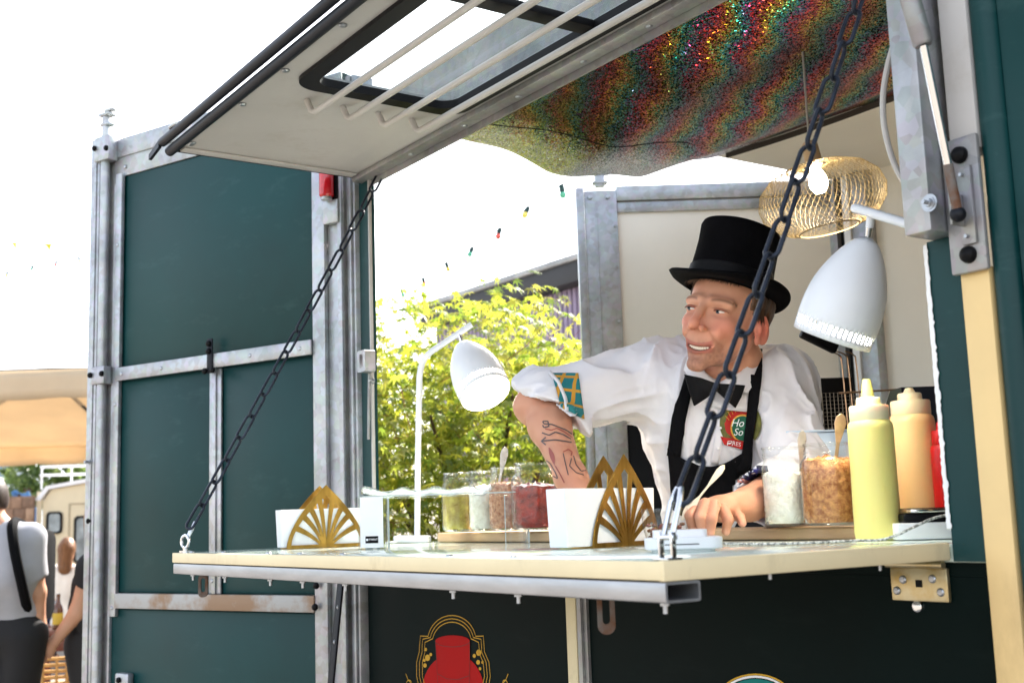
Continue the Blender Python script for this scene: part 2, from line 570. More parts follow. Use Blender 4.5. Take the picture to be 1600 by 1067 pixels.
for u, z in ((.9, 2.55), (.83, 2.6), (.6, 2.56)):
    put('rivet', RIVET, door, dpt(u, z, .012), DN)
put('bolt', BOLT, door, dpt(1.02, 1.63, .03), DN, 1.1)
REDL = mat('red_lens', (.55, .012, .02), .15, 0, var=.2, vs=40, coat=.6)
rl = part('marker_lamp', REDL, lambda b: b.tube([dpt(.028, 2.29, .04), dpt(.028, 2.295, .04), dpt(.028, 2.44, .04)], [.016, .02, .02], 16), door)
part('marker_lamp_base', GALV, lambda b: (b.box((.0, 2.22, .009), (.055, 2.285, .028), .004, DF), b.cyl(dpt(.028, 2.282, .04), dpt(.028, 2.2895, .04), .015, 14)), door)
part('marker_lamp_back', RUBBER, lambda b: b.box((.003, 2.286, .009), (.053, 2.45, .022), .003, DF), door)

# ---------------- far door, half open
HD = Vector((-1.74, 2.0, 0))
FE = Vector((-2.305, 1.17, 0))
FD = (FE-HD).normalized()
FL = (FE-HD).length
FN = Vector((-FD.y, FD.x, 0))
if FN.dot(Vector(CAM)-HD) < 0:
    FN = -FN
FF = frame(HD, FD, (0, 0, 1), FN)
door2 = part('door', INNER, lambda b: b.box((.0, 1.73, -.03), (FL-.12, 2.56, .0), 0, FF))
tag(door2, 'white lined door with galvanised frame standing half open behind the cook')
def fbox(name, m, boxes, bev=.002):
    b = MB()
    for lo, hi in boxes:
        b.box(lo, hi, bev, FF)
    return b.build(name, m, door2)
fbox('side_post', GALV, [((FL-.148, .72, .0), (FL-.03, 2.585, .02)), ((FL-.028, .72, -.03), (FL, 2.595, .03)), ((FL-.075, .72, .0205), (FL-.068, 2.5, .024))])
fbox('top_rail', GALV, [((.0, 2.545, -.032), (FL-.148, 2.60, .018)), ((.0, 2.503, .001), (FL-.149, 2.541, .010))])
fbox('lower_panel', BLACK, [((.0, .72, -.028), (FL-.149, 1.734, .002))])
fbox('hinge_post', GALVD, [((-.02, .72, .001), (.05, 2.5, .016))])
part('locking_cam', GALV, lambda b: (b.box((FL-.108, 2.60, -.01), (FL-.072, 2.652, .015), .004, FF), b.box((FL-.125, 2.648, -.014), (FL-.05, 2.660, .02), .003, FF), b.box((FL-.118, 2.612, -.012), (FL-.062, 2.622, .02), .003, FF)), door2)
for u in (.05, .115):
    put('rivet', RIVET, door2, FF @ Vector((FL-u, 2.56, .02)), FN, 1.6)
for z in (1.9, 2.1, 2.3, 2.45):
    put('rivet', RIVET, door2, FF @ Vector((FL-.138, z, .02)), FN)
# far corner post
YP = YF-.05
xp = [on(x, 560, 'y', YP)[0] for x in (1292, 1300, 1306, 1322, 1334, 1345, 1371)]
fp = part('corner_post', GALVD, lambda b: (b.box((xp[0], YP, .6), (xp[3], YF-.002, 2.598)), b.box((xp[1], YP-.012, .6), (xp[2], YP-.0005, 2.598))))
part('dark_gap_strip', RUBBER, lambda b: b.box((xp[3]+.001, YP+.02, .6), (xp[4], YF-.002, 2.597)), fp)
part('seal_strip', WHITE, lambda b: b.box((xp[4], YP-.004, .6), (xp[5], YF-.003, 2.597), .003), fp)
part('corner_angle', GALV, lambda b: b.box((xp[5]+.001, YP+.004, .6), (xp[6], YF-.001, 2.597), .003), fp)

# ---------------- raised hatch
HZ = 2.335
hatch = part('hatch', OFFWHITE, lambda b: b.holed(
    [(-1.735, -.51)]*7+[(.07, -.51)]*7+[(.07, -.002)]*7+[(-1.735, -.002)]*7,
    [q for seg in (2, 3, 0, 1) for q in rrect(-1.165, -.435, -.08, -.062, .045)[seg*7:seg*7+7]], .022, Matrix.Translation((0, 0, HZ))), smooth=25)
tag(hatch, 'raised hatch with cream underside, gasketed window and white guard bars')
part('gasket', RUBBER, lambda b: b.holed(rrect(-1.182, -.452, -.063, -.045, .055), rrect(-1.145, -.416, -.1, -.082, .038), .018, Matrix.Translation((0, 0, HZ-.009))), hatch)
PANE = glass('hatch_glass', (.90, .93, .92), .05, 1.5)
part('window_pane', PANE, lambda b: b.box((-1.15, -.42, HZ+.0095), (-.095, -.078, HZ+.0135)), hatch)
part('window_divider', RUBBER, lambda b: b.box((-.662, -.416, HZ-.007), (-.622, -.082, HZ+.009), .003), hatch)
for i, y in enumerate((-.368, -.282, -.193, -.106)):
    x0 = -1.245
    part('guard_bar', OFFWHITE, lambda b: b.tube([(x0-.012, y-.012, HZ-.001), (x0-.006, y-.004, HZ-.026), (x0+.004, y, HZ-.032), (x0+.03, y, HZ-.032), (-.04, y, HZ-.032)], .0072, 10), hatch)
part('lip_tube', DARKM, lambda b: b.tube([(-1.765, -.513, HZ+.003), (.07, -.513, HZ+.003)], .0125, 14), hatch)
part('rain_lip', DARKM, lambda b: (b.tube([(-1.76, -.533, HZ+.022), (.07, -.533, HZ+.022)], .0115, 12), b.prism([(0, 0), (.075, .012), (.075, .03), (.0, .014)], .008, frame((-1.835, -.535, HZ-.004), (1, 0, 0), (0, 0, 1), (0, -1, 0)))), hatch)
part('end_edge', RUBBER, lambda b: b.box((-1.741, -.505, HZ-.004), (-1.7355, -.004, HZ+.02)), hatch)
part('inner_rail', GALVD, lambda b: (b.box((-1.742, -.028, HZ-.016), (.07, .008, HZ-.001), .003), b.box((-1.742, .0085, HZ-.03), (.07, .014, HZ+.022))), hatch)
part('end_batten', OFFWHITE, lambda b: b.box((-1.734, -.498, HZ-.005), (-1.70, -.03, HZ-.0005), .002), hatch)
rk = on(281, 197, 'z', HZ+.04)
part('ring_hook', GALV, lambda b: b.tube([(rk[0]+.03*math.cos(a), rk[1]+.022*math.sin(a), rk[2]+.004*math.sin(a)) for a in [2*math.pi*k/20 for k in range(20)]], .0045, 8, True), hatch)
part('hatch_grip', DARKM, lambda b: b.box((-.92, -.60, HZ+.055), (-.55, -.53, HZ+.10), .02), hatch)
for x in (-1.35, -1.12, -.86, -1.66, -1.67):
    put('screw', RIVET, hatch, (x, -.49 if x > -1.5 else -.492, HZ-.001), (0, 0, -1), 1.4).data.materials
for x in (-1.45, -1.2, -.98, -.75, -.55):
    put('rivet', RIVET, hatch, (x, -.01, HZ-.016), (0, 0, -1), 1.2)

# ---------------- fold-down counter
flap = part('counter', COUNTER, lambda b: b.box((-1.676, -.516, ZC-.020), (-.011, .002, ZC), .002))
tag(flap, 'fold-down counter with pale top and cream edging on a steel tube')
part('front_edging', CREAM, lambda b: b.box((-1.679, -.527, ZC-.0225), (-.0035, -.5165, ZC-.0005), .002), flap)
part('side_edging', CREAM, lambda b: b.box((-.0105, -.526, ZC-.0235), (.0, .0, ZC+.0005), .002), flap)
TQ = lambda x0, x1: [(-.527, x0)]
def hollow(b, x0, x1):
    b.holed(rrect(-.526, ZC-.0475, -.472, ZC-.024, .003, 2), rrect(-.523, ZC-.0445, -.475, ZC-.027, .002, 2), x1-x0, frame((x0, 0, 0), (0, 1, 0), (0, 0, 1), (1, 0, 0)))
part('steel_tube', TUBE, lambda b: hollow(b, -1.672, .001), flap)
part('support_rib', GALVD, lambda b: b.box((-.30, -.471, ZC-.042), (-.27, -.01, ZC-.0215)), flap)
for x in (-1.615, -1.42, -1.18, -1.03, -.855, -.50, -.33, -.03):
    put('bolt', BOLT, flap, (x, -.50, ZC-.0475), (0, 0, -1), .75)
    put('rivet', RIVET, flap, (x-.01, -.50, ZC), (0, 0, 1), 1.0)
for y in (-.33, -.12):
    put('bolt', BOLT, flap, (-.025, y, ZC-.0205), (0, 0, -1), .6)
def hasp(x, y, z, L, w, t):
    m = frame((x, y, z), (.56, .828, 0), (0, 0, 1), (.828, -.56, 0))
    b = MB()
    o = [(px_, py_) for px_, py_ in rrect(-w/2, -L, w/2, -L*.3, w*.48)]
    i = [(px_, py_) for px_, py_ in rrect(-w*.22, -L*.84, w*.22, -L*.42, w*.2)]
    b.holed(o, i, t, m)
    b.box((-w*.42, -L*.34, -.001), (w*.42, 0, t+.003), .002, m)
    h = b.build('hanging_hasp', RUST, flap)
    put('rivet', RIVET, h, m @ Vector((0, -L*.16, t+.003)), m.to_3x3() @ Vector((0, 0, 1)))
hasp(on(318, 905, 'y', -.45)[0], -.45, ZC-.03, .075, .022, .006)
hasp(on(946, 942, 'y', -.40)[0], -.40, ZC-.022, .085, .024, .006)
# support stay under the counter
st = part('counter_stay', DARKM, lambda b: b.bar((-1.69, -.09, 1.335), (-1.69, -.15, .85), .006, .028, (1, 0, 0), .001))
for t in (.25, .42, .7):
    p = Vector((-1.69, -.09, 1.335)).lerp(Vector((-1.69, -.15, .85)), t)
    put('rivet', RIVET, st, (p.x+.0033, p.y, p.z), (1, 0, 0), 1.1)
# hinge plate and lock disc
hp = part('hinge_plate', ZINC, lambda b: (b.box((-.108, .004, ZC-.082), (-.012, .0115, ZC-.035), .002), b.cyl((-.108, -.002, ZC-.03), (-.012, -.002, ZC-.03), .0055, 12)))
for x, z in ((-.086, -.052), (-.036, -.05), (-.098, -.068), (-.024, -.068)):
    put('screw', RIVET, hp, (x, .004, ZC+z), (0, -1, 0), 1.0)
part('keyhole', BLACK, lambda b: b.box((-.064, .0025, ZC-.062), (-.054, .0045, ZC-.052)), hp)
lk = on(1433, 947, 'y', .008)
part('lock_disc', CHROME, lambda b: b.lathe([(0, .006), (.006, .006), (.008, .005), (.0095, .0)], 18, Matrix.Translation((lk[0], .012, lk[2])) @ rot_to((0, -1, 0))))

# ---------------- right-hand post with gas strut
rp_ = part('post_beam', GALV, lambda b: (b.box((.012, -.06, 1.79), (.056, .03, 2.33), .003), b.box((-.002, -.03, 1.93), (.0115, .03, 2.33), .002)))
part('white_strip', OFFWHITE, lambda b: b.box((.066, -.016, 1.9), (.110, .03, 2.33), .002))
part('yellow_strip', YELLOWCREAM, lambda b: b.box((.063, -.014, .5), (.107, .03, 1.735), .002))
pl = part('strut_plate', GALVD, lambda b: b.box((.057, -.026, 1.728), (.114, -.0165, 1.918), .004))
for z in (1.892, 1.752):
    put('bolt_cap', KNOB, pl, (.088, -.026, z), (0, -1, 0), 1.0)
for z in (1.862, 1.776):
    put('bolt', BOLT, pl, (.092, -.026, z), (0, -1, 0), .62)
part('strut_bracket', GALVD, lambda b: (b.box((.082, -.032, 1.765), (.104, -.0265, 1.875), .002), b.box((.086, -.06, 1.79), (.09, -.0325, 1.835), .001)), pl)
part('jamb_panel', GREEN, lambda b: b.box((.006, -.003, 1.34), (.0625, .03, 1.789)))
def ragged(b):
    zs = np.linspace(1.385, 1.785, 90)
    l = [(.002-.002*random.random(), z) for z in zs]
    r = [(.0068+.0016*random.random()*(1 if random.random() < .7 else 2), z) for z in zs]
    b.prism(l+r[::-1], .0012, frame((0, -.0045, 0), (1, 0, 0), (0, 0, 1), (0, -1, 0)))
part('torn_tape_edge', PAPER, ragged)
part('pillar', GREEN, lambda b: b.tube([(.126, .004, .5), (.126, .004, 2.63)], .02, 18))
def bigpanel(b):
    o = [(.147, .5)]*7+[(XR, .5)]*7+[(XR, 2.36)]*7+[(.147, 2.36)]*7
    rr = rrect(.166, 1.0, 1.1, 1.845, .06)
    i = rr[14:21]+rr[21:28]+rr[0:7]+rr[7:14]
    b.holed(o, i, .03, frame((0, .03, 0), (1, 0, 0), (0, 0, 1), (0, -1, 0)))
sp = part('side_panel', GREEN, bigpanel)
part('window_gasket', RUBBER, lambda b: b.holed(rrect(.164, .998, 1.102, 1.847, .06), rrect(.195, 1.03, 1.07, 1.815, .04), .03, frame((0, .022, 0), (1, 0, 0), (0, 0, 1), (0, -1, 0))), sp)
part('window_trim', REDL, lambda b: b.holed(rrect(.1955, 1.0305, 1.069, 1.8145, .04), rrect(.199, 1.034, 1.065, 1.81, .038), .012, frame((0, .02, 0), (1, 0, 0), (0, 0, 1), (0, -1, 0))), sp)
part('window_pane', glass('dark_glass', (.03, .035, .04), .03), lambda b: b.box((.19, .022, 1.02), (1.08, .027, 1.82)), sp)
for x, z in ((.19, 2.02), (.19, 1.92)):
    put('rivet', RIVET, sp, (x, .0, z), (0, -1, 0), .8)
# gas strut
s0 = at(1414, -30, 1.60)
s1 = at(1443, 72, 1.585)
s2 = at(1497, 335, 1.60)
gs = part('gas_strut', GALVD, lambda b: b.tube([s0, Vector(s0)*.04+Vector(s1)*.96, s1], [.0135, .0135, .011], 16))
part('rod', CHROME, lambda b: b.cyl(s1, s2, .0055, 12), gs)
sm = Vector(s1).lerp(Vector(s2), .70)
part('rusty_end', RUST, lambda b: b.cyl(sm, s2, .0068, 12), gs)
part('ball_joint', DARKM, lambda b: b.ball(Vector(s2), .011), gs)
# washer bolt on the beam, white cable
wb = on(1451, 318, 'y', -.061)
wo_ = part('washer', STEEL, lambda b: b.lathe([(.004, 0), (.0125, 0), (.0125, .0015), (.004, .0015)], 24, Matrix.Translation((wb[0]+.002, -.061, wb[2])) @ rot_to((0, -1, 0))))
put('bolt', BOLT, wo_, (wb[0]+.002, -.0625, wb[2]), (0, -1, 0), .75)
cb = [at(1412, -40, 1.74), at(1404, 40, 1.74), at(1388, 100, 1.745), at(1380, 150, 1.75), at(1382, 200, 1.75), at(1397, 255, 1.75), at(1420, 295, 1.74), at(1450, 322, 1.72)]
def smooth_path(pts, n=8):
    pts = [Vector(p) for p in pts]
    out = []
    for i in range(len(pts)-1):
        p0, p1, p2, p3 = pts[max(i-1, 0)], pts[i], pts[i+1], pts[min(i+2, len(pts)-1)]
        for k in range(n):
            t = k/n
            out.append(.5*((2*p1)+(p2-p0)*t+(2*p0-5*p1+4*p2-p3)*t*t+(3*p1-p0-3*p2+p3)*t**3))
    out.append(pts[-1])
    return out
b = MB()
b.tube(smooth_path(cb), .0045, 8)
tag(b.build('power_cable', OFFWHITE), 'white power cable looping down beside the gas strut', 'cable')
# ================================================================== chains
CHAIN = mat('blackened_chain', (.018, .024, .038), .38, .55, vs=60, var=.35, bump=.3, bs=300)
def link_mesh(L=.070, W=.027, r=.0033, n=8):
    pts = []
    hw = W/2-r
    hl = L/2-r-hw
    for k in range(n+1):
        a = math.pi*k/n
        pts.append((hw*math.cos(a), 0, hl+hw*math.sin(a)))
    for k in range(n+1):
        a = math.pi+math.pi*k/n
        pts.append((hw*math.cos(a), 0, -hl+hw*math.sin(a)))
    b = MB()
    b.tube(pts, r, 8, True)
    me = b.mesh('link', 60)
    me.materials.append(CHAIN)
    return me
LINK = link_mesh()
def chain(p0, p1, label, pitch=.0605, sag=.012, twist=0.):
    p0, p1 = Vector(p0), Vector(p1)
    t = thing('chain', p0, label, 'chain', 'chains holding up the counter')
    L = (p1-p0).length
    n = int(L/pitch)
    d = (p1-p0).normalized()
    for i in range(n):
        f = (i+.5)/n
        c = p0.lerp(p1, f)+Vector((0, 0, -sag*4*f*(1-f)))
        ax = (d+Vector((0, 0, -sag*4*(1-2*f)/L))).normalized()
        q = ax.to_track_quat('Z', 'Y').to_matrix().to_4x4()
        a = R(90*(i % 2)+twist+random.uniform(-9, 9))
        inst('link', LINK, t, Matrix.Translation(c) @ q @ Matrix.Rotation(a, 4, 'Z') @ Matrix.Diagonal((1, 1, L/n/pitch, 1)))
    return t
cl0 = Vector((-1.655, -.497, ZC+.055))
cl1 = Vector((-1.65, .045, 2.385))
ch1 = chain(cl0, cl1, 'long black chain from the left corner of the counter past the green door', twist=30)
cr0 = Vector((-.006, -.488, ZC+.066))
cr1 = Vector((.002, .03, 2.39))
ch2 = chain(cr0, cr1, 'long black chain from the near corner of the counter in front of the cook', twist=20)
# eye bolt and connector at the far corner, shackle at the near corner
e0 = Vector((-1.655, -.505, ZC))
b = MB()
b.lathe([(0, .004), (.013, .004), (.013, 0)], 18, Matrix.Translation(e0))
b.cyl(e0+Vector((0, 0, .003)), e0+Vector((0, 0, .012)), .005, 10)
b.tube([e0+Vector((.013*math.cos(a), .004*math.cos(a), .024+.014*math.sin(a))) for a in [2*math.pi*k/22 for k in range(22)]], .0035, 8, True)
b.build('eye_bolt', CHROME, ch1)
b = MB()
b.tube([e0+Vector((.002, .004, .030)), e0+Vector((.001, .014, .05)), e0+Vector((0, .022, .068))], [.004, .0055, .004], 10)
b.build('connector', CHROME, ch1)
s0_ = Vector((-.014, -.507, ZC))
b = MB()
b.box(s0_+Vector((-.013, -.012, 0)), s0_+Vector((.013, .012, .003)), .001)
b.box(s0_+Vector((-.012, -.004, .003)), s0_+Vector((-.009, .004, .032)), .001)
b.box(s0_+Vector((.009, -.004, .003)), s0_+Vector((.012, .004, .032)), .001)
b.cyl(s0_+Vector((-.015, 0, .026)), s0_+Vector((.015, 0, .026)), .0035, 10)
b.tube([s0_+Vector((-.007, .001, .024)), s0_+Vector((-.0075, .016, .066)), s0_+Vector((-.003, .024, .082)), s0_+Vector((.003, .024, .082)), s0_+Vector((.0075, .016, .066)), s0_+Vector((.007, .001, .024))], .0036, 10)
b.build('shackle', CHROME, ch2)

# ================================================================== sequin cloth under the ceiling
def sequin_mat():
    m = bpy.data.materials.new('rainbow_sequins')
    m.use_nodes = True
    nt = m.node_tree
    N, Lk = nt.nodes.new, nt.links.new
    b = nt.nodes['Principled BSDF']
    tc = N('ShaderNodeTexCoord')
    mp = N('ShaderNodeMapping')
    mp.inputs['Scale'].default_value = (1, 1.35, .6)
    Lk(tc.outputs['Object'], mp.inputs[0])
    vo = N('ShaderNodeTexVoronoi')
    vo.inputs['Scale'].default_value = 290
    Lk(mp.outputs[0], vo.inputs['Vector'])
    sc = N('ShaderNodeSeparateColor')
    Lk(vo.outputs['Color'], sc.inputs[0])
    sx = N('ShaderNodeSeparateXYZ')
    Lk(tc.outputs['Object'], sx.inputs[0])
    nz = N('ShaderNodeTexNoise')
    nz.inputs['Scale'].default_value = 3.5
    Lk(tc.outputs['Object'], nz.inputs['Vector'])
    def math_(op, a, c):
        q = N('ShaderNodeMath')
        q.operation = op
        for i, v in enumerate((a, c)):
            if isinstance(v, (int, float)):
                q.inputs[i].default_value = v
            else:
                Lk(v, q.inputs[i])
        return q.outputs[0]
    f = math_('ADD', math_('MULTIPLY', sx.outputs['Y'], 7.6), math_('MULTIPLY', sx.outputs['X'], 5.0))  # hue bands across the view: iridescent sheen put into the base colour
    f = math_('ADD', f, math_('MULTIPLY', nz.outputs['Fac'], .9))
    f = math_('ADD', f, math_('MULTIPLY', math_('SINE', math_('MULTIPLY', sx.outputs['X'], 38.), 0), .08))
    f = math_('ADD', f, math_('MULTIPLY', sc.outputs['Red'], .42))
    f = math_('FRACT', f, 0)
    rp = N('ShaderNodeValToRGB')
    rp.color_ramp.interpolation = 'LINEAR'
    cols = [(0, (.42, .015, .03)), (.14, (.50, .03, .05)), (.28, (.62, .14, .02)), (.40, (.62, .44, .03)), (.52, (.05, .30, .12)), (.66, (.01, .28, .26)), (.80, (.02, .14, .30)), (.90, (.24, .02, .14)), (1, (.42, .015, .03))]
    e = rp.color_ramp.elements
    while len(e) < len(cols):
        e.new(.5)
    for q, (p, cc) in zip(e, cols):
        q.position = p
        q.color = (*cc, 1)
    Lk(f, rp.inputs[0])
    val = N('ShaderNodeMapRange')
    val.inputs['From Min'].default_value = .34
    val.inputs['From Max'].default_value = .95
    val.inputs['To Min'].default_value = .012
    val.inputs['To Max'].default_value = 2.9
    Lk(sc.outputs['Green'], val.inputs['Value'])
    nb = N('ShaderNodeTexNoise')
    nb.inputs['Scale'].default_value = 2.1
    nb.inputs['Detail'].default_value = 3
    Lk(tc.outputs['Object'], nb.inputs['Vector'])
    vb = N('ShaderNodeMapRange')
    vb.inputs['From Min'].default_value = .38
    vb.inputs['From Max'].default_value = .6
    vb.inputs['To Min'].default_value = .35
    vb.inputs['To Max'].default_value = 1.15
    Lk(nb.outputs['Fac'], vb.inputs['Value'])
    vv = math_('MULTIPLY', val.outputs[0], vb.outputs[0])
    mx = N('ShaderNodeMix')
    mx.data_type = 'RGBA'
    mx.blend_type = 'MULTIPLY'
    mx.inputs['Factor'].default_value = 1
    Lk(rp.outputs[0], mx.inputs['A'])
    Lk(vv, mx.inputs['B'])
    # silver mixed in near the open end stands in for sky reflected by sequins
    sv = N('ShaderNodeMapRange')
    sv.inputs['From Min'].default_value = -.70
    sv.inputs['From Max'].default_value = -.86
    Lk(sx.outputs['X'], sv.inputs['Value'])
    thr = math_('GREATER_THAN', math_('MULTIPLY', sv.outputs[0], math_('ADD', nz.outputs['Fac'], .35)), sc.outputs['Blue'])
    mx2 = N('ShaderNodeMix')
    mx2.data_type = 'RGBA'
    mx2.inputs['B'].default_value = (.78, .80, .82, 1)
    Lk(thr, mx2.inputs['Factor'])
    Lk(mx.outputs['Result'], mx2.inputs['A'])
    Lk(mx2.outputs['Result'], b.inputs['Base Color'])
    b.inputs['Metallic'].default_value = .92
    b.inputs['Roughness'].default_value = .24
    # each sequin hangs at its own tilt
    ge = N('ShaderNodeNewGeometry')
    vs = N('ShaderNodeVectorMath')
    vs.operation = 'SUBTRACT'
    Lk(vo.outputs['Color'], vs.inputs[0])
    vs.inputs[1].default_value = (.5, .5, .5)
    vm = N('ShaderNodeVectorMath')
    vm.operation = 'SCALE'
    vm.inputs['Scale'].default_value = 1.25
    Lk(vs.outputs[0], vm.inputs[0])
    va = N('ShaderNodeVectorMath')
    va.operation = 'ADD'
    Lk(ge.outputs['Normal'], va.inputs[0])
    Lk(vm.outputs[0], va.inputs[1])
    vn = N('ShaderNodeVectorMath')
    vn.operation = 'NORMALIZE'
    Lk(va.outputs[0], vn.inputs[0])
    Lk(vn.outputs[0], b.inputs['Normal'])
    return m
YS = [0.0, .10, .258, .409, .614, .809, .992, 1.158, 1.232, 1.33]
ZS = [2.44, 2.497, 2.498, 2.479, 2.451, 2.456, 2.484, 2.528, 2.565, 2.592]
def cloth(u, v):
    x = -1.742+1.98*u
    y = .02+(1.31+.10*u)*v
    z = float(np.interp(v*1.33, YS, ZS))
    s = 2.592-z
    g = 1-.45*min(1, u*1.6)+.12*math.sin(u*9)
    w = .010*math.sin(7*v*math.pi+5*u)*min(1, 4*(1-v))*min(1, 5*v)+.007*math.sin(16*u+9*v)
    w += .022*math.exp(-((v-.86-.05*math.sin(7*u))/.06)**2)*math.sin(11*u+.6)
    x += .018*math.sin(6*v)*(1-u)
    return Vector((x, y, 2.592-s*g+w*min(1, 6*(1-v))*.9))
b = MB()
b.grid(cloth, 90, 70)
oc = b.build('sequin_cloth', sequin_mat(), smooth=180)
sol = oc.modifiers.new('thickness', 'SOLIDIFY')
sol.thickness = .003
tag(oc, 'rainbow sequin cloth sagging below the trailer ceiling', 'cloth')
HEM = mat('dark_hem', (.05, .04, .035), .7, 0, var=.2)
b = MB()
def hem(u, v):
    p = cloth(.02+u*.98, 1.0)
    return Vector((p.x, p.y+.012, 2.597-.02*v-.006*math.sin(9*u)))
b.grid(hem, 40, 3)
ho = b.build('hem_band', HEM, oc)
b = MB()
b.tube([cloth(.09+.1*t, .18+.45*t)-Vector((0, 0, .012)) for t in np.linspace(0, 1, 14)], .0018, 6)
b.build('cord', BLACK, oc)

# ================================================================== lamps
BULB = emit('lit_bulb', (1.0, .90, .74), 22)
def shade(name, apex, axis, L, r1, parent, nseg=96):
    axis = Vector(axis).normalized()
    M4 = Matrix.Translation(Vector(apex)) @ axis.to_track_quat('Z', 'Y').to_matrix().to_4x4()
    prof = []
    for k in range(17):
        t = k/16
        r = r1*(math.sin(math.pi/2*min(1, t*.97+.03))**.62)*(1-.06*max(0, t-.55)/.45)
        prof.append((max(.006, r if k else .006), L*.86*t))
    rb, zb = prof[-1]
    b = MB()
    b.lathe(prof, nseg, M4)
    # slotted band and rim
    z0, z1, z2 = L*.86, L*.94, L
    V = []
    for z, r in ((z0, rb), (z1, rb*.99), (z2, rb*.975)):
        V.append([b.bm.verts.new(M4 @ Vector((r*math.cos(2*math.pi*k/nseg), r*math.sin(2*math.pi*k/nseg), z))) for k in range(nseg)])
    for k in range(nseg):
        j = (k+1) % nseg
        if k % 2:
            b.bm.faces.new((V[0][k], V[0][j], V[1][j], V[1][k]))
        b.bm.faces.new((V[1][k], V[1][j], V[2][j], V[2][k]))
    bmesh.ops.remove_doubles(b.bm, verts=b.bm.verts, dist=1e-5)
    o = b.build(name, WHITEM, parent)
    sm_ = o.modifiers.new('wall', 'SOLIDIFY')
    sm_.thickness = .0022
    sm_.offset = 0
    return o, M4
def point(name, p, e, r=.02, col=(1, .86, .66), parent=None):
    l = bpy.data.lights.new(name, 'POINT')
    l.energy = e
    l.color = col
    l.shadow_soft_size = r
    o = bpy.data.objects.new(name, l)
    COL.objects.link(o)
    if parent is not None:
        o.parent = parent
        o.location = Vector(p)-ORI[parent.name]
    else:
        o.location = p
    return o
def cv(x, y, z):
    # direction given in the camera's right, up, towards-camera axes
    return Vector(RT*x+UP*y-FW*z)
# desk lamp on the counter
dl = 3.0
lb = on(648, 846, 'z', ZC)
lb = at(650, 846.5, 3.0)
lb = Vector((lb[0], lb[1], ZC))
lamp = thing('desk_lamp', lb, 'white desk lamp with bell shade standing in front of the maple', 'lamp', 'white bell-shade lamps')
b = MB()
fm = frame(lb, Vector(RT*1).normalized(), Vector((-RT[1], RT[0], 0)).normalized(), (0, 0, 1))
b.box((-.052, -.05, 0), (.035, .05, .017), .003, fm)
b.build('base', WHITEM, lamp)
dd = float((np.array(lb)-CAM) @ FW)
pole = [at(652, 836, dd), at(653, 720, dd), at(655, 610, dd), at(656, 585, dd), at(661, 565, dd), at(672, 551, dd), at(688, 540, dd), at(737, 507, dd)]
b = MB()
b.tube([pole[0]]+smooth_path(pole[1:], 6), .0078, 12)
b.build('pole', WHITEM, lamp)
ap = Vector(at(722, 537, dd-.008))
ax = cv(.36, -.70, .62)
shd, M4 = shade('shade', ap, ax, .172, .068, lamp)
b = MB()
b.cyl(Vector(at(716, 520, dd)), ap+ax*.004, .005, 10)
b.build('swivel', CHROME, lamp)
b = MB()
b.ball(ap+ax*.095, .03)
b.build('bulb', BULB, lamp)
point('lamp_light', ap+ax*.15, 1.4, .03, parent=lamp)
# lamp on the right-hand post
p0 = Vector(at(1335, 325, 1.93))
p1 = Vector(at(1455, 361, 1.76))
lamp2 = thing('wall_lamp', p1, 'white bell-shade lamp on an arm hanging before the cream wall', 'lamp', 'white bell-shade lamps')
b = MB()
b.tube([p0, p1, Vector((.03, .05, p1.z-.003))], .0078, 12)
b.build('arm', WHITEM, lamp2)
b = MB()
b.box((.008, .031, p1.z-.03), (.05, .07, p1.z+.025), .004)
b.build('clamp', WHITEM, lamp2)
ap2 = Vector(at(1357, 372, 1.915))
ax2 = cv(-.30, -.93, -.16)
shade('shade', ap2, ax2, .172, .068, lamp2)
b = MB()
pj = Vector(at(1361, 334, 1.90))
b.cyl(pj, pj.lerp(ap2, .55), .0065, 12)
b.build('joint', WHITEM, lamp2)
b = MB()
b.cyl(pj.lerp(ap2, .5), ap2+ax2.normalized()*.004, .0062, 12, .0045)
b.build('swivel', CHROME, lamp2)
b = MB()
b.ball(ap2+ax2.normalized()*.095, .028)
b.build('bulb', BULB, lamp2)
point('lamp_light', ap2+ax2.normalized()*.13, .9, .03, parent=lamp2)
# pendant lamp of gold wire
GOLD = mat('gold_wire', (.36, .28, .15), .5, .6, var=.1)
WOODL = mat('pale_wood', lin(216, 188, 150), .6, 0, vs=10, var=.12, stretch=(1, 1, .15))
pc = Vector(at(1285, 312, 2.85))
pend = thing('pendant_lamp', pc, 'gold wire mesh pendant lamp glowing above the cook', 'lamp')
tilt = Matrix.Translation(pc) @ (Matrix.Rotation(R(-9), 4, Vector(FW)))
prof = [(.030, .085), (.075, .081), (.115, .064), (.143, .036), (.152, .004), (.146, -.024), (.125, -.050), (.098, -.066), (.070, -.074)]
rr_ = np.array(prof)
def wp(t, a):
    i = t*(len(prof)-1)
    r = np.interp(i, range(len(prof)), rr_[:, 0])
    z = np.interp(i, range(len(prof)), rr_[:, 1])
    return tilt @ Vector((r*math.cos(a), r*math.sin(a), z))
b = MB()
for k in range(64):
    for s_ in (1, -1):
        a0 = 2*math.pi*k/64
        b.tube([wp(t, a0+s_*t*1.15) for t in np.linspace(0, 1, 17)], .00044, 4, cap=False)
b.build('wire_shade', GOLD, pend)
for t in (0, 1):
    b = MB()
    b.tube([wp(t, 2*math.pi*k/40) for k in range(40)], .0018, 6, True)
    b.build('ring', GOLD, pend)
b = MB()
b.lathe([(0, .145), (.014, .145), (.019, .138), (.021, .085), (.0, .082)], 18, tilt)
b.build('socket', WOODL, pend)
b = MB()
b.lathe([(0, .016), (.012, .018), (.020, .03), (.023, .043), (.019, .06), (.012, .075), (.012, .084)], 20, tilt)
b.build('bulb', emit('pendant_bulb', (1.0, .84, .58), 14), pend)
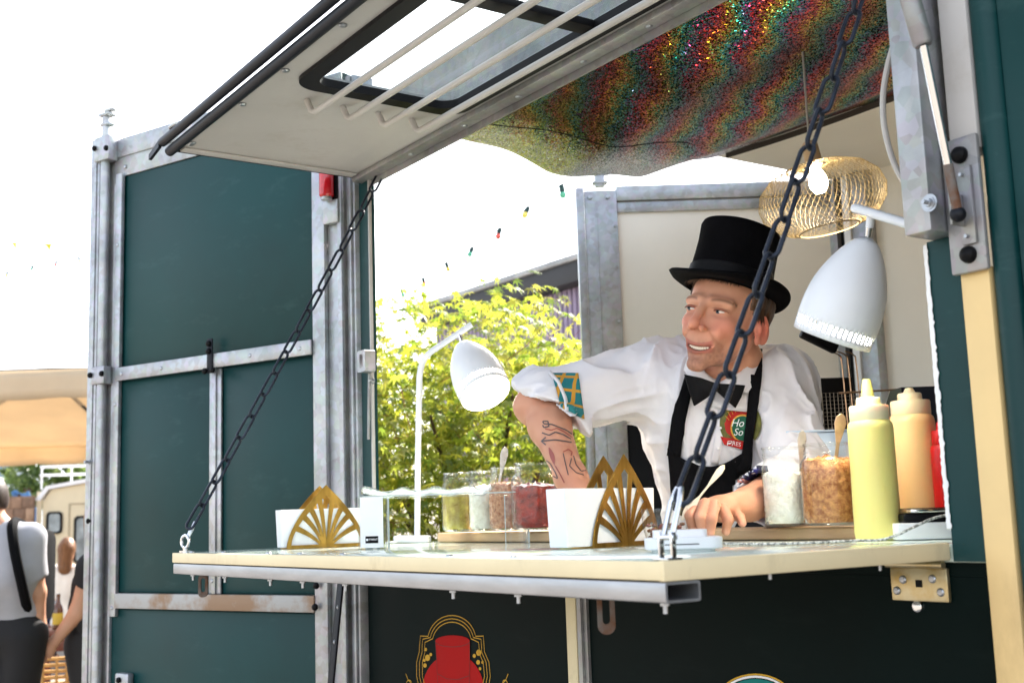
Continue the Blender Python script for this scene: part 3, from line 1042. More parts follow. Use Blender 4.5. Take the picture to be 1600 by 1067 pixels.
b = MB()
ptop = tilt @ Vector((0, 0, .143))
b.tube([ptop, (ptop.x, ptop.y, 2.60)], .0025, 6)
b.build('cord', OFFWHITE, pend)
point('lamp_light', tilt @ Vector((0, 0, -.05)), 1.6, .03, (1, .82, .58), parent=pend)
# ================================================================== things on the counter
ZT = ZC
BRASS = mat('brushed_brass', (.36, .215, .045), .33, .95, vs=50, var=.3, stretch=(1, 1, .1))
def arch(w, h, n=10):
    # pointed arch outline, from right foot over the apex to the left foot
    pts = []
    for k in range(n+1):
        y = h*k/n
        pts.append((w/2*(1-(k/n)**1.65), y))
    return pts + [(-x, y) for x, y in pts[::-1][1:]]
def brass_plate(b, w, h, M4, t=.0025):
    o = arch(w, h)
    i = [(x*(w-.022)/w, .008+y*(h-.032)/h) for x, y in arch(w, h)]
    b.holed(o, i, t, M4)
    # fan of ribs running from the foot up to the arch
    def edge(a):
        # point on the arch reached from the foot in direction a
        best = None
        for x, y in arch(w-.012, h-.01, 40):
            q = abs(math.atan2(y, x)-a)
            if best is None or q < best[0]:
                best = (q, x, y)
        return best[1], best[2]
    for k, a in enumerate((33, 52, 68, 82, 98, 112, 128, 147)):
        ex, ey = edge(R(a))
        sx = .006*math.cos(R(a))*2
        mx_, my_ = ex*.42, ey*.62
        L, Rr = [], []
        for s in range(7):
            t_ = s/6
            x = (1-t_)**2*sx+2*t_*(1-t_)*mx_+t_*t_*ex
            y = (1-t_)**2*.004+2*t_*(1-t_)*my_+t_*t_*ey
            dx = 2*(1-t_)*(mx_-sx)+2*t_*(ex-mx_)
            dy = 2*(1-t_)*(my_-.004)+2*t_*(ey-my_)
            q = math.hypot(dx, dy)
            wd = .0022+.0042*t_
            L.append((x-dy/q*wd, y+dx/q*wd))
            Rr.append((x+dy/q*wd, y-dx/q*wd))
        b.prism(L+Rr[::-1], t*.8, M4 @ Matrix.Translation((0, 0, t*.1+.00002*k)))
def napkin_holder(px, base_y, dpt_, ang, w, h, gap, label, nap, naplabel):
    c = at(px, base_y, dpt_)
    c = Vector((c[0], c[1], ZT))
    d = Vector((math.cos(R(ang)), math.sin(R(ang)), 0))
    n = Vector((math.sin(R(ang)), -math.cos(R(ang)), 0))
    t = thing('napkin_holder', c, label, 'napkin holder', 'brass napkin holders on the counter')
    for s in (0, -gap):
        M4 = frame(c+n*s, d, (0, 0, 1), n)
        b = MB()
        brass_plate(b, w, h, M4)
        b.build('plate', BRASS, t)
    b = MB()
    b.box((-w/2, 0, -gap), (w/2, .003, -.0005), 0, frame(c, d, (0, 0, 1), n))
    b.build('base', BRASS, t)
    # a white plastic tub of napkins stands between the plates
    l0, l1, nh = nap
    k = thing('napkin_tub', c-n*gap/2+Vector((0, 0, .0035)), naplabel, 'napkin tub', 'white napkin tubs')
    fr_ = frame(c, d, (0, 0, 1), n)
    b = MB()
    tp_ = .004
    def ring(a0, a1, n0, n1, y):
        return [b.bm.verts.new(fr_ @ Vector((x_, y, z_))) for x_, z_ in ((a0, n0), (a1, n0), (a1, n1), (a0, n1))]
    n0, n1 = -gap+.003, -.0015
    A0 = ring(l0+tp_, l1-tp_, n0+.001, n1-.001, .0035)
    A1 = ring(l0, l1, n0, n1, nh)
    A2 = ring(l0+.003, l1-.003, n0+.003, n1-.003, nh)
    A3 = ring(l0+.004, l1-.004, n0+.004, n1-.004, nh-.02)
    b.bm.faces.new(A0)
    for P_, Q_ in ((A0, A1), (A1, A2), (A2, A3)):
        for s in range(4):
            b.bm.faces.new((P_[s], P_[(s+1) % 4], Q_[(s+1) % 4], Q_[s]))
    o = b.build('tub', WHITE, k, smooth=0)
    m_ = o.modifiers.new('bevel', 'BEVEL')
    m_.width = .003
    m_.segments = 3
    m_.limit_method = 'ANGLE'
    b = MB()
    N = 10
    for i in range(N):
        q = (gap-.014)/N
        a = n0+.006+q*i
        b.box((l0+.007, .01, a), (l1-.007, nh-.012+random.uniform(-.003, .003), a+q*.85), 0, fr_)
    o = b.build('napkins', PAPER, k)
    o['kind'] = 'stuff'
    return t
napkin_holder(510, 855, 2.72, 80, .185, .142, .055, 'brass fan napkin holder left of the small white card', (-.105, .083, .088), 'white napkin tub in the brass holder left of the small card')
napkin_holder(980, 853, 2.02, 102, .185, .155, .045, 'brass fan napkin holder beside the white card reader', (-.155, .085, .098), 'long white napkin tub in the brass holder near the card reader')

# acrylic card stand with a white card
c0 = at(582, 859, 2.42)
c0 = Vector((c0[0], c0[1], ZT))
cd_ = Vector((.60, .80, 0)).normalized()
cn_ = Vector((cd_.y, -cd_.x, 0))
cf = frame(c0, cd_, (0, 0, 1), cn_)
cs = thing('card_stand', c0, 'small acrylic card stand with white card on the counter edge', 'card stand')
b = MB()
b.box((-.028, .002, .002), (.028, .108, .004), 0, cf)
b.box((-.028, .002, -.006), (.028, .108, -.004), 0, cf)
b.box((-.028, .0, -.03), (.028, .0018, .006), 0, cf)
b.build('holder', ACRYL, cs)
b = MB()
b.box((-.0235, .003, .0045), (.0235, .105, .0053), 0, cf)
b.build('card', PAPER, cs)
b = MB()
b.box((-.013, .012, .0055), (.013, .026, .0060), 0, cf)
b.build('card_tag', BLACK, cs)
def text(s, name, m, M4, size, parent, ext=.0004, align='CENTER', shear=0., font=None, sx=1.):
    cu = bpy.data.curves.new(name, 'FONT')
    cu.body = s
    cu.size = size
    cu.align_x = align
    cu.align_y = 'CENTER'
    cu.extrude = ext
    cu.shear = shear
    cu.resolution_u = 3
    tmp = bpy.data.objects.new('tmp', cu)
    COL.objects.link(tmp)
    dg = bpy.context.evaluated_depsgraph_get()
    dg.update()
    me = bpy.data.meshes.new_from_object(tmp.evaluated_get(dg))
    bpy.data.objects.remove(tmp)
    me.transform(M4 @ Matrix.Diagonal((sx, 1, 1, 1)))
    me.name = name
    if parent == 'mesh':
        return me
    me.materials.clear()
    return link(name, me, m, parent)
text('TWINT', 'tag_lettering', WHITE, cf @ Matrix.Translation((.003, .019, .0063)), .0058, cs, .0002)
b = MB()
b.lathe([(0, .0006), (.0025, .0006), (.0025, 0)], 12, cf @ Matrix.Translation((-.0095, .019, .0061)))
b.build('tag_symbol', WHITE, cs)

# acrylic riser with a wavy glass dish
r0 = Vector(at(606, 853, 2.50))
r1 = Vector(at(829, 848, 2.55))
r0.z = r1.z = ZT
rd = (r1-r0)
RLn = rd.length
rd.normalize()
rn = Vector((rd.y, -rd.x, 0))
rf = frame(r0, rd, (0, 0, 1), rn)
rs = thing('display_riser', r0, 'clear acrylic display riser in front of the jars', 'display riser')
b = MB()
b.box((-.05, .103, -.055), (RLn, .107, .0), .001, rf)
b.build('shelf', ACRYL, rs)
b = MB()
b.box((RLn-.006, .0, -.055), (RLn-.002, .1025, .0), .001, rf)
b.build('leg', ACRYL, rs)
b = MB()
b.box((0, .0, -.055), (.004, .1025, .0), .001, rf)
b.build('leg', ACRYL, rs)
b = MB()
b.box((RLn-.055, .0, .0005), (RLn-.0062, .1025, .003), .001, rf)
b.build('side_panel', ACRYL, rs)
for q_ in ([(RLn-.006, 0, .0032), (RLn-.002, .1025, .0048)], [(RLn-.055, .0, .0032), (RLn-.053, .1025, .0044)], [(-.05, .1072, .0), (RLn, .1095, .0015)], [(0, 0, .0005), (.004, .1025, .002)], [(-.05, .1072, -.055), (RLn, .1095, -.0535)]):
    b = MB()
    b.box(q_[0], q_[1], 0, rf)
    b.build('edge_glint', EDGEG, rs)
gd = thing('glass_dish', rf @ Vector((.1, .108, -.03)), 'wavy clear glass dish on the acrylic riser', 'dish')
DISHG = glass('pale_glass', (.95, .985, .98), .1, 1.5, 1.6)
b = MB()
def dish(u, v):
    x = -.052+(RLn-.02)*u
    e = min(u, 1-u)
    return rf @ Vector((x, .109+.008*(1-min(1, e*14))+.0035*math.sin(u*26)*(.4+v)+.012*abs(v-.5)*2, -.085+.09*v))
b.grid(dish, 60, 10)
go = b.build('bowl', DISHG, gd)
q = go.modifiers.new('wall', 'SOLIDIFY')
q.thickness = .003

# wooden boards
WOOD = mat('board_wood', lin(178, 142, 104), .55, 0, vs=7, col2=lin(214, 182, 142), stretch=(.5, 4, 4), bump=.12, bs=60)
def plank(x0, x1, y0, y1, h, label):
    b = MB()
    b.prism(rrect(x0, y0, x1, y1, .03), h, Matrix.Translation((0, 0, ZT+.0005)))
    o = b.build('serving_board', WOOD)
    m = o.modifiers.new('bevel', 'BEVEL')
    m.width = .003
    m.segments = 2
    m.limit_method = 'ANGLE'
    return tag(o, label, 'board')
bl = at(672, 846, 2.80)
br = at(866, 846, 2.40)
plank(-1.52, -.84, .07, .22, .022, 'wooden serving board under the four jars by the desk lamp')
plank(-.80, -.14, .135, .285, .020, 'wooden serving board under the two jars beside the squeeze bottles')
ZB1, ZB2 = ZT+.023, ZT+.021

# jars
def jar_prof(r, h, nr):
    return [(0, .004), (r*.8, .0035), (r*.95, .008), (r, .02), (r, h*.70), (r*.985, h*.76), (r*.90, h*.815), (nr, h*.855), (nr, h*.87), (nr*1.05, h*.88), (nr*1.05, h*.895), (nr, h*.905), (nr*1.045, h*.92), (nr*1.045, h*.935), (nr, h*.95), (nr*1.04, h*.985), (nr*1.02, h)]
def jar(px, depth, zb, r, h, nr, fill, cm, label, lumps=None, lumpmat=None, seed=1, chips=0):
    p = at(px, 800, depth)
    c = Vector((p[0], p[1], zb))
    t = thing('glass_jar', c, label, 'jar', 'open glass jars on the counter')
    b = MB()
    b.lathe(jar_prof(r, h, nr), 40, Matrix.Translation(c))
    g = b.build('glass', GLASS, t, smooth=70)
    b = MB()
    b.tube([c+Vector((nr*1.03*math.cos(2*math.pi*k/36), nr*1.03*math.sin(2*math.pi*k/36), h)) for k in range(36)], .0018, 6, True)
    b.build('rim', GLASS, t, smooth=70)
    # contents with a lumpy top
    R2 = r*.955
    f = fill*h
    rs_ = random.Random(seed)
    b = MB()
    n = 40
    pr = [(0, .008), (R2*.85, .008), (R2, .02), (R2, min(f, h*.7)*.55), (R2, min(f, h*.70))]
    if f > h*.72:
        pr.append((R2*.92, min(f, h*.80)))
    rt = pr[-1][0]
    for q in (.8, .55, .3, .1):
        pr.append((rt*q, f+.006*(1-q)))
    pr.append((.0005, f+.008))
    b.lathe(pr, n, Matrix.Translation(c))
    for v in b.bm.verts:
        d = v.co-c
        k = math.sin(d.x*310+seed)*math.sin(d.y*290+seed*2)*math.sin(d.z*260)+rs_.uniform(-.5, .5)
        if d.z > f*.93:
            v.co.z += .005*k
        else:
            s = 1+.012*(k-1)
            v.co.x = c.x+d.x*s
            v.co.y = c.y+d.y*s
    cont = b.build('contents', cm, t, smooth=60)
    if chips:
        b = MB()
        for i in range(chips):
            a = rs_.uniform(0, 2*math.pi)
            zz = rs_.uniform(.012, f*1.02)
            rr2 = R2*.985 if zz < f*.95 else R2*rs_.random()
            if zz > h*.7:
                rr2 = min(rr2, nr*.9)
            q = c+Vector((rr2*math.cos(a), rr2*math.sin(a), zz))
            L = rs_.uniform(.004, .010)
            d = Vector((-math.sin(a), math.cos(a), 0))*rs_.uniform(-1, 1)+Vector((0, 0, rs_.uniform(-.6, .6)))
            d.normalize()
            b.bar(q-d*L/2, q+d*L/2, .0022, .0022, (math.cos(a), math.sin(a), .2))
        o = b.build('shreds', lumpmat or cm, t, smooth=0)
        o['kind'] = 'stuff'
    return t, c
PICKLE = mat('pickles', lin(128, 106, 16), .3, 0, vs=45, col2=lin(190, 176, 80), coat=.4, bump=.3)
SAUER = mat('white_onion', lin(222, 218, 200), .45, 0, vs=60, col2=lin(246, 244, 232), bump=.6, bs=160)
FRIED = mat('fried_onion', lin(150, 84, 40), .6, 0, vs=110, col2=lin(214, 158, 96), bump=.8, bs=260)
FRIED2 = mat('fried_onion_pale', lin(170, 104, 70), .6, 0, vs=110, col2=lin(222, 176, 140), bump=.8, bs=260)
SALSA = mat('tomato_relish', lin(104, 12, 4), .3, 0, vs=50, col2=lin(166, 36, 10), bump=.7, bs=120, coat=.5)
jar(715, 2.80, ZB1, .037, .138, .031, .68, PICKLE, 'glass jar of yellow-green pickles, leftmost on the board', seed=3)
jar(757, 2.74, ZB1, .036, .138, .031, .72, SAUER, 'glass jar of white onion between the pickles and the shredded topping', seed=5, chips=160)
jar(792, 2.68, ZB1, .041, .142, .033, .74, FRIED2, 'glass jar of pinkish shredded topping with a spoon, left of the red relish', seed=7, chips=380)
jar(838, 2.58, ZB1, .054, .146, .043, .66, SALSA, 'wide glass jar of red tomato relish by the tattooed arm', seed=9, chips=90)
jar(1231, 2.06, ZB2, .0405, .138, .0365, .66, SAUER, 'glass jar of white chopped onion by the cook\'s left arm', seed=13, chips=240)
jar(1299, 1.99, ZB2, .0475, .138, .0375, .80, FRIED, 'glass jar of brown fried onions next to the yellow bottle', seed=17, chips=700)
SILVER = mat('silver_spoon', (.55, .52, .48), .3, .95, var=.2, vs=40)
def spoon(p0, p1, w, label, m=SILVER, ww=None):
    # a spoon handle standing in a jar: narrow stem, widening flat end, bowl below
    p0, p1 = Vector(p0), Vector(p1)
    d = (p1-p0)
    L = d.length
    d.normalize()
    x = Vector(RT)
    x = (x-d*x.dot(d)).normalized()
    n = d.cross(x)
    M4 = frame(p0, x, d, n)
    prof = [(0, .10*w), (.12, .62*w), (.22, .78*w), (.34, .35*w), (.42, .16*w), (.62, .16*w), (.74, .34*w), (.88, .5*w), (.96, .38*w), (1.0, .08*w)]
    b = MB()
    b.prism([(a, t*L) for t, a in prof]+[(-a, t*L) for t, a in prof[::-1]], .0022, M4)
    o = b.build('spoon', m, smooth=50)
    q = o.modifiers.new('bevel', 'BEVEL')
    q.width = .0007
    q.segments = 2
    return tag(o, label, 'spoon', 'spoons in the jars')
spoon(at(772, 800, 2.68), at(790, 698, 2.69), .018, 'silver spoon sticking up from the jar of pinkish shredded topping')
spoon(at(1248, 800, 2.055), at(1254, 672, 2.06), .016, 'grey spoon in the jar of white chopped onion')
spoon(at(1300, 770, 1.975), at(1315, 646, 1.985), .020, 'bronze spoon handle rising from the jar of fried onions', mat('bronze_spoon', (.42, .30, .20), .35, .85, var=.2, vs=40))
spoon(at(1065, 812, 1.98), at(1132, 726, 2.02), .012, 'pale spoon leaning out of the small glass bowl', mat('pale_spoon', lin(214, 200, 176), .4, .2, var=.08))

# squeeze bottles
def bottle(px, base_y, depth, zb, r, h, body, cap, tip, label, tiph=.05):
    p = at(px, base_y, depth)
    c = Vector((p[0], p[1], zb))
    t = thing('squeeze_bottle', c, label, 'squeeze bottle', 'squeeze bottles')
    T4 = Matrix.Translation(c)
    b = MB()
    b.lathe([(0, .0), (r*.9, .0), (r*.97, .004), (r, .012), (r*1.0, h*.3), (r*.985, h*.55), (r*.99, h*.93), (r*.95, h*.975), (r*.84, h)], 40, T4)
    b.build('body', body, t, smooth=60)
    b = MB()
    b.lathe([(r*.84, h), (r*.86, h+.001), (r*.86, h+.021), (r*.83, h+.024), (r*.53, h+.025), (r*.53, h+.026), (r*.52, h+.035), (r*.48, h+.037), (.012, h+.038)], 40, T4)
    b.build('cap', cap, t, smooth=45)
    b = MB()
    b.lathe([(.0105, h+.037), (.0095, h+.037+tiph*.3), (.0062, h+.037+tiph), (0, h+.037+tiph)], 18, T4)
    b.build('nozzle', tip, t)
YEL = mat('yellow_plastic', lin(240, 228, 140), .42, 0, vs=3, var=.04, sss=.3)
YELC = mat('pale_yellow_plastic', lin(238, 232, 196), .4, 0, var=.03, sss=.3)
TAN = mat('tan_plastic', lin(226, 192, 136), .42, 0, vs=4, var=.05, sss=.3)
TANC = mat('pale_tan_plastic', lin(234, 212, 176), .4, 0, var=.03, sss=.3)
YELN = mat('nozzle_yellow', lin(224, 220, 120), .4, 0, var=.03)
bottle(1373, 842, 1.90, ZT, .0365, .190, YEL, YELC, YELN, 'pale yellow squeeze bottle in front, with a pointed nozzle', .03)
bottle(1437, 815, 2.02, ZT+.001, .0385, .205, TAN, TANC, TANC, 'tan squeeze bottle with short nozzle behind the yellow one', .009)
REDP = mat('red_plastic', lin(176, 16, 20), .35, 0, var=.06)
bottle(1487, 800, 1.98, ZT+.001, .026, .15, REDP, REDP, REDP, 'red squeeze bottle half hidden beside the torn white tape', .035)

# card reader tray
p = at(1068, 862, 1.645)
p = Vector((p[0], p[1], ZT))
crd = Vector((.60, .80, 0)).normalized()
crn = Vector((crd.y, -crd.x, 0))
crf = frame(p, crd, -crn, (0, 0, 1))
t = thing('card_reader', p, 'white card reader tray beside the near end of the chain', 'card reader')
b = MB()
b.prism(rrect(-.043, -.03, .043, .03, .016), .004, crf)
b.prism(rrect(-.052, -.038, .052, .038, .02), .016, crf @ Matrix.Translation((0, 0, .0042)))
ob = b.build('base', WHITE, t)
q = ob.modifiers.new('bevel', 'BEVEL')
q.width = .0035
q.segments = 3
q.limit_method = 'ANGLE'
b = MB()
b.box((-.028, -.0384, .0105), (.018, -.0375, .0118), 0, crf)
b.build('slot', BLACK, t)
b = MB()
b.prism(rrect(-.036, -.024, .036, .03, .010), .010, crf @ Matrix.Translation((-.004, .0, .0203)))
b.build('top', WHITE, t)
# small glass bowl of red chunks
p = at(1040, 835, 1.98)
p = Vector((p[0], p[1], ZT+.001))
t = thing('glass_bowl', p, 'small glass bowl of red and brown bits behind the card reader', 'bowl')
b = MB()
b.lathe([(0, .003), (.026, .002), (.033, .012), (.037, .03), (.039, .056), (.0385, .06)], 30, Matrix.Translation(p))
b.build('glass', GLASS, t, smooth=70)
b = MB()
rs_ = random.Random(4)
for i in range(70):
    a, q = rs_.uniform(0, 6.28), .031*math.sqrt(rs_.random())
    b.ball(p+Vector((q*math.cos(a), q*math.sin(a), rs_.uniform(.008, .034))), (rs_.uniform(.003, .006), rs_.uniform(.003, .005), .003), seg=6)
o = b.build('bits', mat('red_bits', lin(120, 14, 12), .4, 0, vs=60, col2=lin(120, 84, 50), coat=.3), t)
o['kind'] = 'stuff'
# white box, power bank and phone
bx = Vector(at(1452, 842, 1.83))
bx.z = ZT
bd = Vector((.62, .78, 0)).normalized()
bf = frame(bx, bd, Vector((-bd.y, bd.x, 0)), (0, 0, 1))
b = MB()
b.box((-.046, .0, .0005), (.07, .075, .026), .002, bf)
tag(b.build('white_box', WHITE), 'flat white box under the phone at the right end of the counter', 'box')
b = MB()
b.box((-.034, .008, .0265), (.066, .070, .0405), .004, bf)
tag(b.build('power_bank', BLACK), 'black power bank between the white box and the phone', 'power bank')
ph = thing('phone', bf @ Vector((.02, .035, .041)), 'phone with bronze metal edge lying on the black power bank', 'phone')
b = MB()
b.box((-.030, .006, .0408), (.066, .072, .0475), .0028, bf)
b.build('body', mat('bronze_case', (.40, .27, .15), .3, .85, var=.1), ph)
b = MB()
b.box((-.024, .0025, .0415), (.05, .0058, .0468), .0012, bf)
b.build('side_frame', CHROME, ph)
b = MB()
b.box((-.028, .008, .0477), (.064, .070, .0483), 0, bf)
b.build('screen', BLACK, ph)
CORD = mat('braided_cord', lin(120, 120, 118), .7, 0, vs=220, col2=lin(215, 215, 212), lo=.45, hi=.55)
pts = [on(1132, 849, 'z', ZT+.003), on(1200, 849.5, 'z', ZT+.003), on(1262, 847.8, 'z', ZT+.003), at(1340, 846, 1.80), at(1375, 843, 1.795), at(1400, 836, 1.79), at(1430, 822, 1.79), at(1460, 809, 1.80), at(1500, 800, 1.82)]
for i in (0, 1, 2, 3, 4):
    pts[i] = (pts[i][0], pts[i][1], ZT+.003)
b = MB()
b.tube(smooth_path(pts), .0021, 7)
tag(b.build('charging_cord', CORD), 'thin grey braided cord trailing across the counter to the phone', 'cord')
b = MB()
pts = [at(604, 853, 2.85), at(612, 846, 2.9), at(622, 842, 2.96)]
b.tube(smooth_path([(q[0], q[1], ZT+.004) for q in pts]), .003, 7)
b.build('flex', WHITEM, lamp)

# ================================================================== kitchen behind the cook
# fryer with a wire basket
fz = at(1306, 640, 2.75)
f0 = Vector((fz[0], fz[1], 1.40))
fx = Vector(RT*1)
fx.z = 0
fx.normalize()
fy = Vector((-fx.y, fx.x, 0))
kf = frame(f0, fx, fy, (0, 0, 1))
fr = thing('deep_fryer', f0, 'dark deep fryer behind the cook\'s shoulder', 'fryer')
b = MB()
b.box((-.08, .0, -.45), (.045, .30, .315), .004, kf)
b.build('back_panel', BLACK, fr)
b = MB()
b.box((-.10, -.14, -.45), (.20, -.002, .165), .004, kf)
b.build('tank', GALVD, fr)
bk = thing('fryer_basket', kf @ Vector((.03, -.06, .2)), 'wire fryer basket with black handle resting on the fryer', 'basket')
WIRE = mat('copper_wire', (.40, .26, .17), .35, .9, var=.15)
b = MB()
for i in range(18):
    x = -.10+.15*i/17
    b.tube([kf @ Vector((x, -.10, .17)), kf @ Vector((x, -.10, .27))], .0007, 4)
for i in range(12):
    z = .175+.095*i/11
    b.tube([kf @ Vector((-.10, -.101, z)), kf @ Vector((.05, -.101, z))], .0007, 4)
b.build('mesh_front', mat('basket_wire', (.16, .14, .12), .4, .8), bk)
for i, x in enumerate((-.026, -.012, .006)):
    b = MB()
    b.tube(smooth_path([kf @ Vector((x-.01, -.12, .36)), kf @ Vector((x+.012, -.11, .352)), kf @ Vector((x+.018, -.105, .33)), kf @ Vector((x+.022, -.104, .18))], 6), .0016, 6)
    b.build('handle_wire', WIRE, bk)
b = MB()
b.bar(kf @ Vector((-.10, -.13, .405)), kf @ Vector((-.022, -.121, .365)), .022, .024, (0, 0, 1), .005)
b.build('grip', BLACK, bk)
b = MB()
b.tube([kf @ Vector((-.02, -.108, .268)), kf @ Vector((.11, -.108, .272))], .0022, 6)
b.build('rim', WIRE, bk)
# pale blue tub
tb = Vector(at(1305, 704, 2.30))
tf = frame(tb, fx, fy, (0, 0, 1))
BLUE = mat('pale_blue_plastic', lin(186, 204, 222), .4, 0, var=.03)
t = thing('storage_tub', (tb.x, tb.y, tb.z-.08), 'pale blue plastic tub behind the jars', 'tub')
b = MB()
b.box((-.09, .0, -.12), (.07, .16, .036), .004, tf)
b.build('body', BLUE, t)
b = MB()
b.box((-.093, -.003, .0365), (.073, .163, .041), .002, tf)
b.build('lid', BLUE, t)
b = MB()
b.box((-.085, .01, -.30), (.065, .15, -.1205), .003, tf)
tag(b.build('supply_crate', GALVD), 'grey steel block supporting the blue tub behind the worktop', 'crate')
# dark machine with sloping lid and lettered side
mp_ = Vector(at(1440, 690, 2.35))
mf = frame(mp_, fx, fy, (0, 0, 1))
t = thing('toaster_oven', (mp_.x, mp_.y, mp_.z-.28), 'dark kitchen machine with sloping lid and lettered brown side', 'kitchen machine')
b = MB()
b.prism([(-.04, -.28), (.12, -.28), (.12, .03), (.07, .075), (.028, .105), (-.04, .105)], .14, frame(mf @ Vector((-.045, 0, 0)), fy, (0, 0, 1), fx))
b.build('body', mat('blue_black_metal', (.018, .022, .034), .35, .3, var=.1), t)
b = MB()
b.prism([(-.042, -.28), (.12, -.28), (.12, .03), (.07, .077), (.028, .107), (-.042, .07)], .006, frame(mf @ Vector((.0953, 0, 0)), fy, (0, 0, 1), fx))
b.build('side_plate', mat('brown_side', lin(120, 98, 82), .5, .1, var=.1), t)
BROWN = mat('brown_front', lin(128, 104, 88), .5, .1, var=.1)
b = MB()
b.prism([(.02, -.28), (.115, -.28), (.115, .06), (.045, .10), (.02, .085)], .008, frame(mf @ Vector((0, -.0415, 0)), fx, (0, 0, 1), fy))
b.build('front_plate', BROWN, t)
text('C', 'lettering', BLACK, frame(mf @ Vector((.072, -.0422, .01)), fx, (0, 0, 1), -fy), .035, t, .0004, 'LEFT', .25)
# ================================================================== implicit-surface modelling for bodies and clothes
def smin(a, b, k):
    h = np.clip(.5+.5*(b-a)/k, 0, 1)
    return b*(1-h)+a*h-k*h*(1-h)
def smax(a, b, k):
    return -smin(-a, -b, k)
def cone(P, a, b, ra, rb):
    a, b = np.asarray(a, np.float32), np.asarray(b, np.float32)
    ab = b-a
    t = np.clip(((P-a) @ ab)/(ab @ ab), 0, 1)
    return np.linalg.norm(P-a-t[:, None]*ab, axis=1)-(ra+(rb-ra)*t)
def ell(P, c, r, A=None):
    q = P-np.asarray(c, np.float32)
    if A is not None:
        q = q @ np.asarray(A, np.float32).T
    r = np.asarray(r, np.float32)
    k0 = np.linalg.norm(q/r, axis=1)
    k1 = np.linalg.norm(q/(r*r), axis=1)+1e-9
    return k0*(k0-1)/k1
def vnoise(P, s):
    q = P*s
    i = np.floor(q).astype(np.int64)
    f = (q-i).astype(np.float32)
    f = f*f*(3-2*f)
    def hsh(a, b, c):
        n = (a*374761393+b*668265263+c*2147483647) & 0xffffffff
        n = ((n ^ (n >> 13))*1274126177) & 0xffffffff
        return ((n ^ (n >> 16)) & 0xffff)/65535.
    o = 0
    for dx in (0, 1):
        for dy in (0, 1):
            for dz in (0, 1):
                w = (f[:, 0] if dx else 1-f[:, 0])*(f[:, 1] if dy else 1-f[:, 1])*(f[:, 2] if dz else 1-f[:, 2])
                o = o+w*hsh(i[:, 0]+dx, i[:, 1]+dy, i[:, 2]+dz)
    return o
def field(fn, lo, hi, h, B=8):
    lo = np.asarray(lo, np.float64)
    nb = np.ceil((np.asarray(hi)-lo)/(h*B)).astype(int)
    n = nb*B
    cen = np.stack(np.meshgrid(*[(np.arange(k)+.5)*B*h for k in nb], indexing='ij'), -1).reshape(-1, 3)+lo
    d = fn(cen.astype(np.float32))
    act = np.abs(d) < B*h*1.35
    F = np.repeat(np.repeat(np.repeat(np.where(d < 0, -1., 1.).astype(np.float32).reshape(nb), B, 0), B, 1), B, 2)
    sub = np.stack(np.meshgrid(*[np.arange(B)]*3, indexing='ij'), -1).reshape(-1, 3)
    idx = np.argwhere(act.reshape(nb))
    for s in range(0, len(idx), 1500):
        ii = idx[s:s+1500]
        vox = (ii[:, None, :]*B+sub[None]).reshape(-1, 3)
        F[vox[:, 0], vox[:, 1], vox[:, 2]] = fn((vox*h+lo).astype(np.float32))
    return F, lo
def nets(F, lo, h):
    S = F < 0
    nx, ny, nz = F.shape
    c = np.zeros((nx-1, ny-1, nz-1), np.int8)
    for i in (0, 1):
        for j in (0, 1):
            for k in (0, 1):
                c += S[i:nx-1+i, j:ny-1+j, k:nz-1+k]
    A = np.argwhere((c > 0) & (c < 8))
    idm = -np.ones(c.shape, np.int32)
    idm[A[:, 0], A[:, 1], A[:, 2]] = np.arange(len(A))
    acc = np.zeros((len(A), 3))
    cnt = np.zeros(len(A))
    cor = np.array([(i, j, k) for i in (0, 1) for j in (0, 1) for k in (0, 1)])
    val = {tuple(q): F[A[:, 0]+q[0], A[:, 1]+q[1], A[:, 2]+q[2]] for q in cor}
    for q in cor:
        for ax in range(3):
            if q[ax] == 0:
                p = q.copy()
                p[ax] = 1
                a, b = val[tuple(q)], val[tuple(p)]
                m = (a < 0) != (b < 0)
                t = np.where(m, a/np.where(m, a-b, 1), 0)
                pos = q+t[:, None]*(p-q)
                acc += np.where(m[:, None], pos, 0)
                cnt += m
    V = (A+acc/np.maximum(cnt, 1)[:, None])*h+lo
    Q = []
    for ax in range(3):
        u, v = (ax+1) % 3, (ax+2) % 3
        s0 = [slice(None)]*3
        s1 = [slice(None)]*3
        s0[ax] = slice(0, -1)
        s1[ax] = slice(1, None)
        ch = S[tuple(s0)] != S[tuple(s1)]
        E = np.argwhere(ch)
        ok = (E[:, u] > 0) & (E[:, v] > 0) & (E[:, u] < F.shape[u]-1) & (E[:, v] < F.shape[v]-1)
        E = E[ok]
        ins = S[E[:, 0], E[:, 1], E[:, 2]]
        def g(du, dv):
            e = E.copy()
            e[:, u] -= du
            e[:, v] -= dv
            return idm[e[:, 0], e[:, 1], e[:, 2]]
        q = np.stack([g(1, 1), g(0, 1), g(0, 0), g(1, 0)], 1)
        q[~ins] = q[~ins][:, ::-1]
        Q.append(q)
    return V, np.concatenate(Q)
def sdf_mesh(name, fn, lo, hi, h, relax=1):
    F, o = field(fn, lo, hi, h)
    V, Q = nets(F, o, h)
    me = bpy.data.meshes.new(name)
    me.vertices.add(len(V))
    me.vertices.foreach_set('co', V.astype(np.float32).ravel())
    me.loops.add(len(Q)*4)
    me.loops.foreach_set('vertex_index', Q.astype(np.int32).ravel())
    me.polygons.add(len(Q))
    me.polygons.foreach_set('loop_start', np.arange(0, len(Q)*4, 4, dtype=np.int32))
    me.update(calc_edges=True)
    me.validate()
    me.shade_smooth()
    return me, V
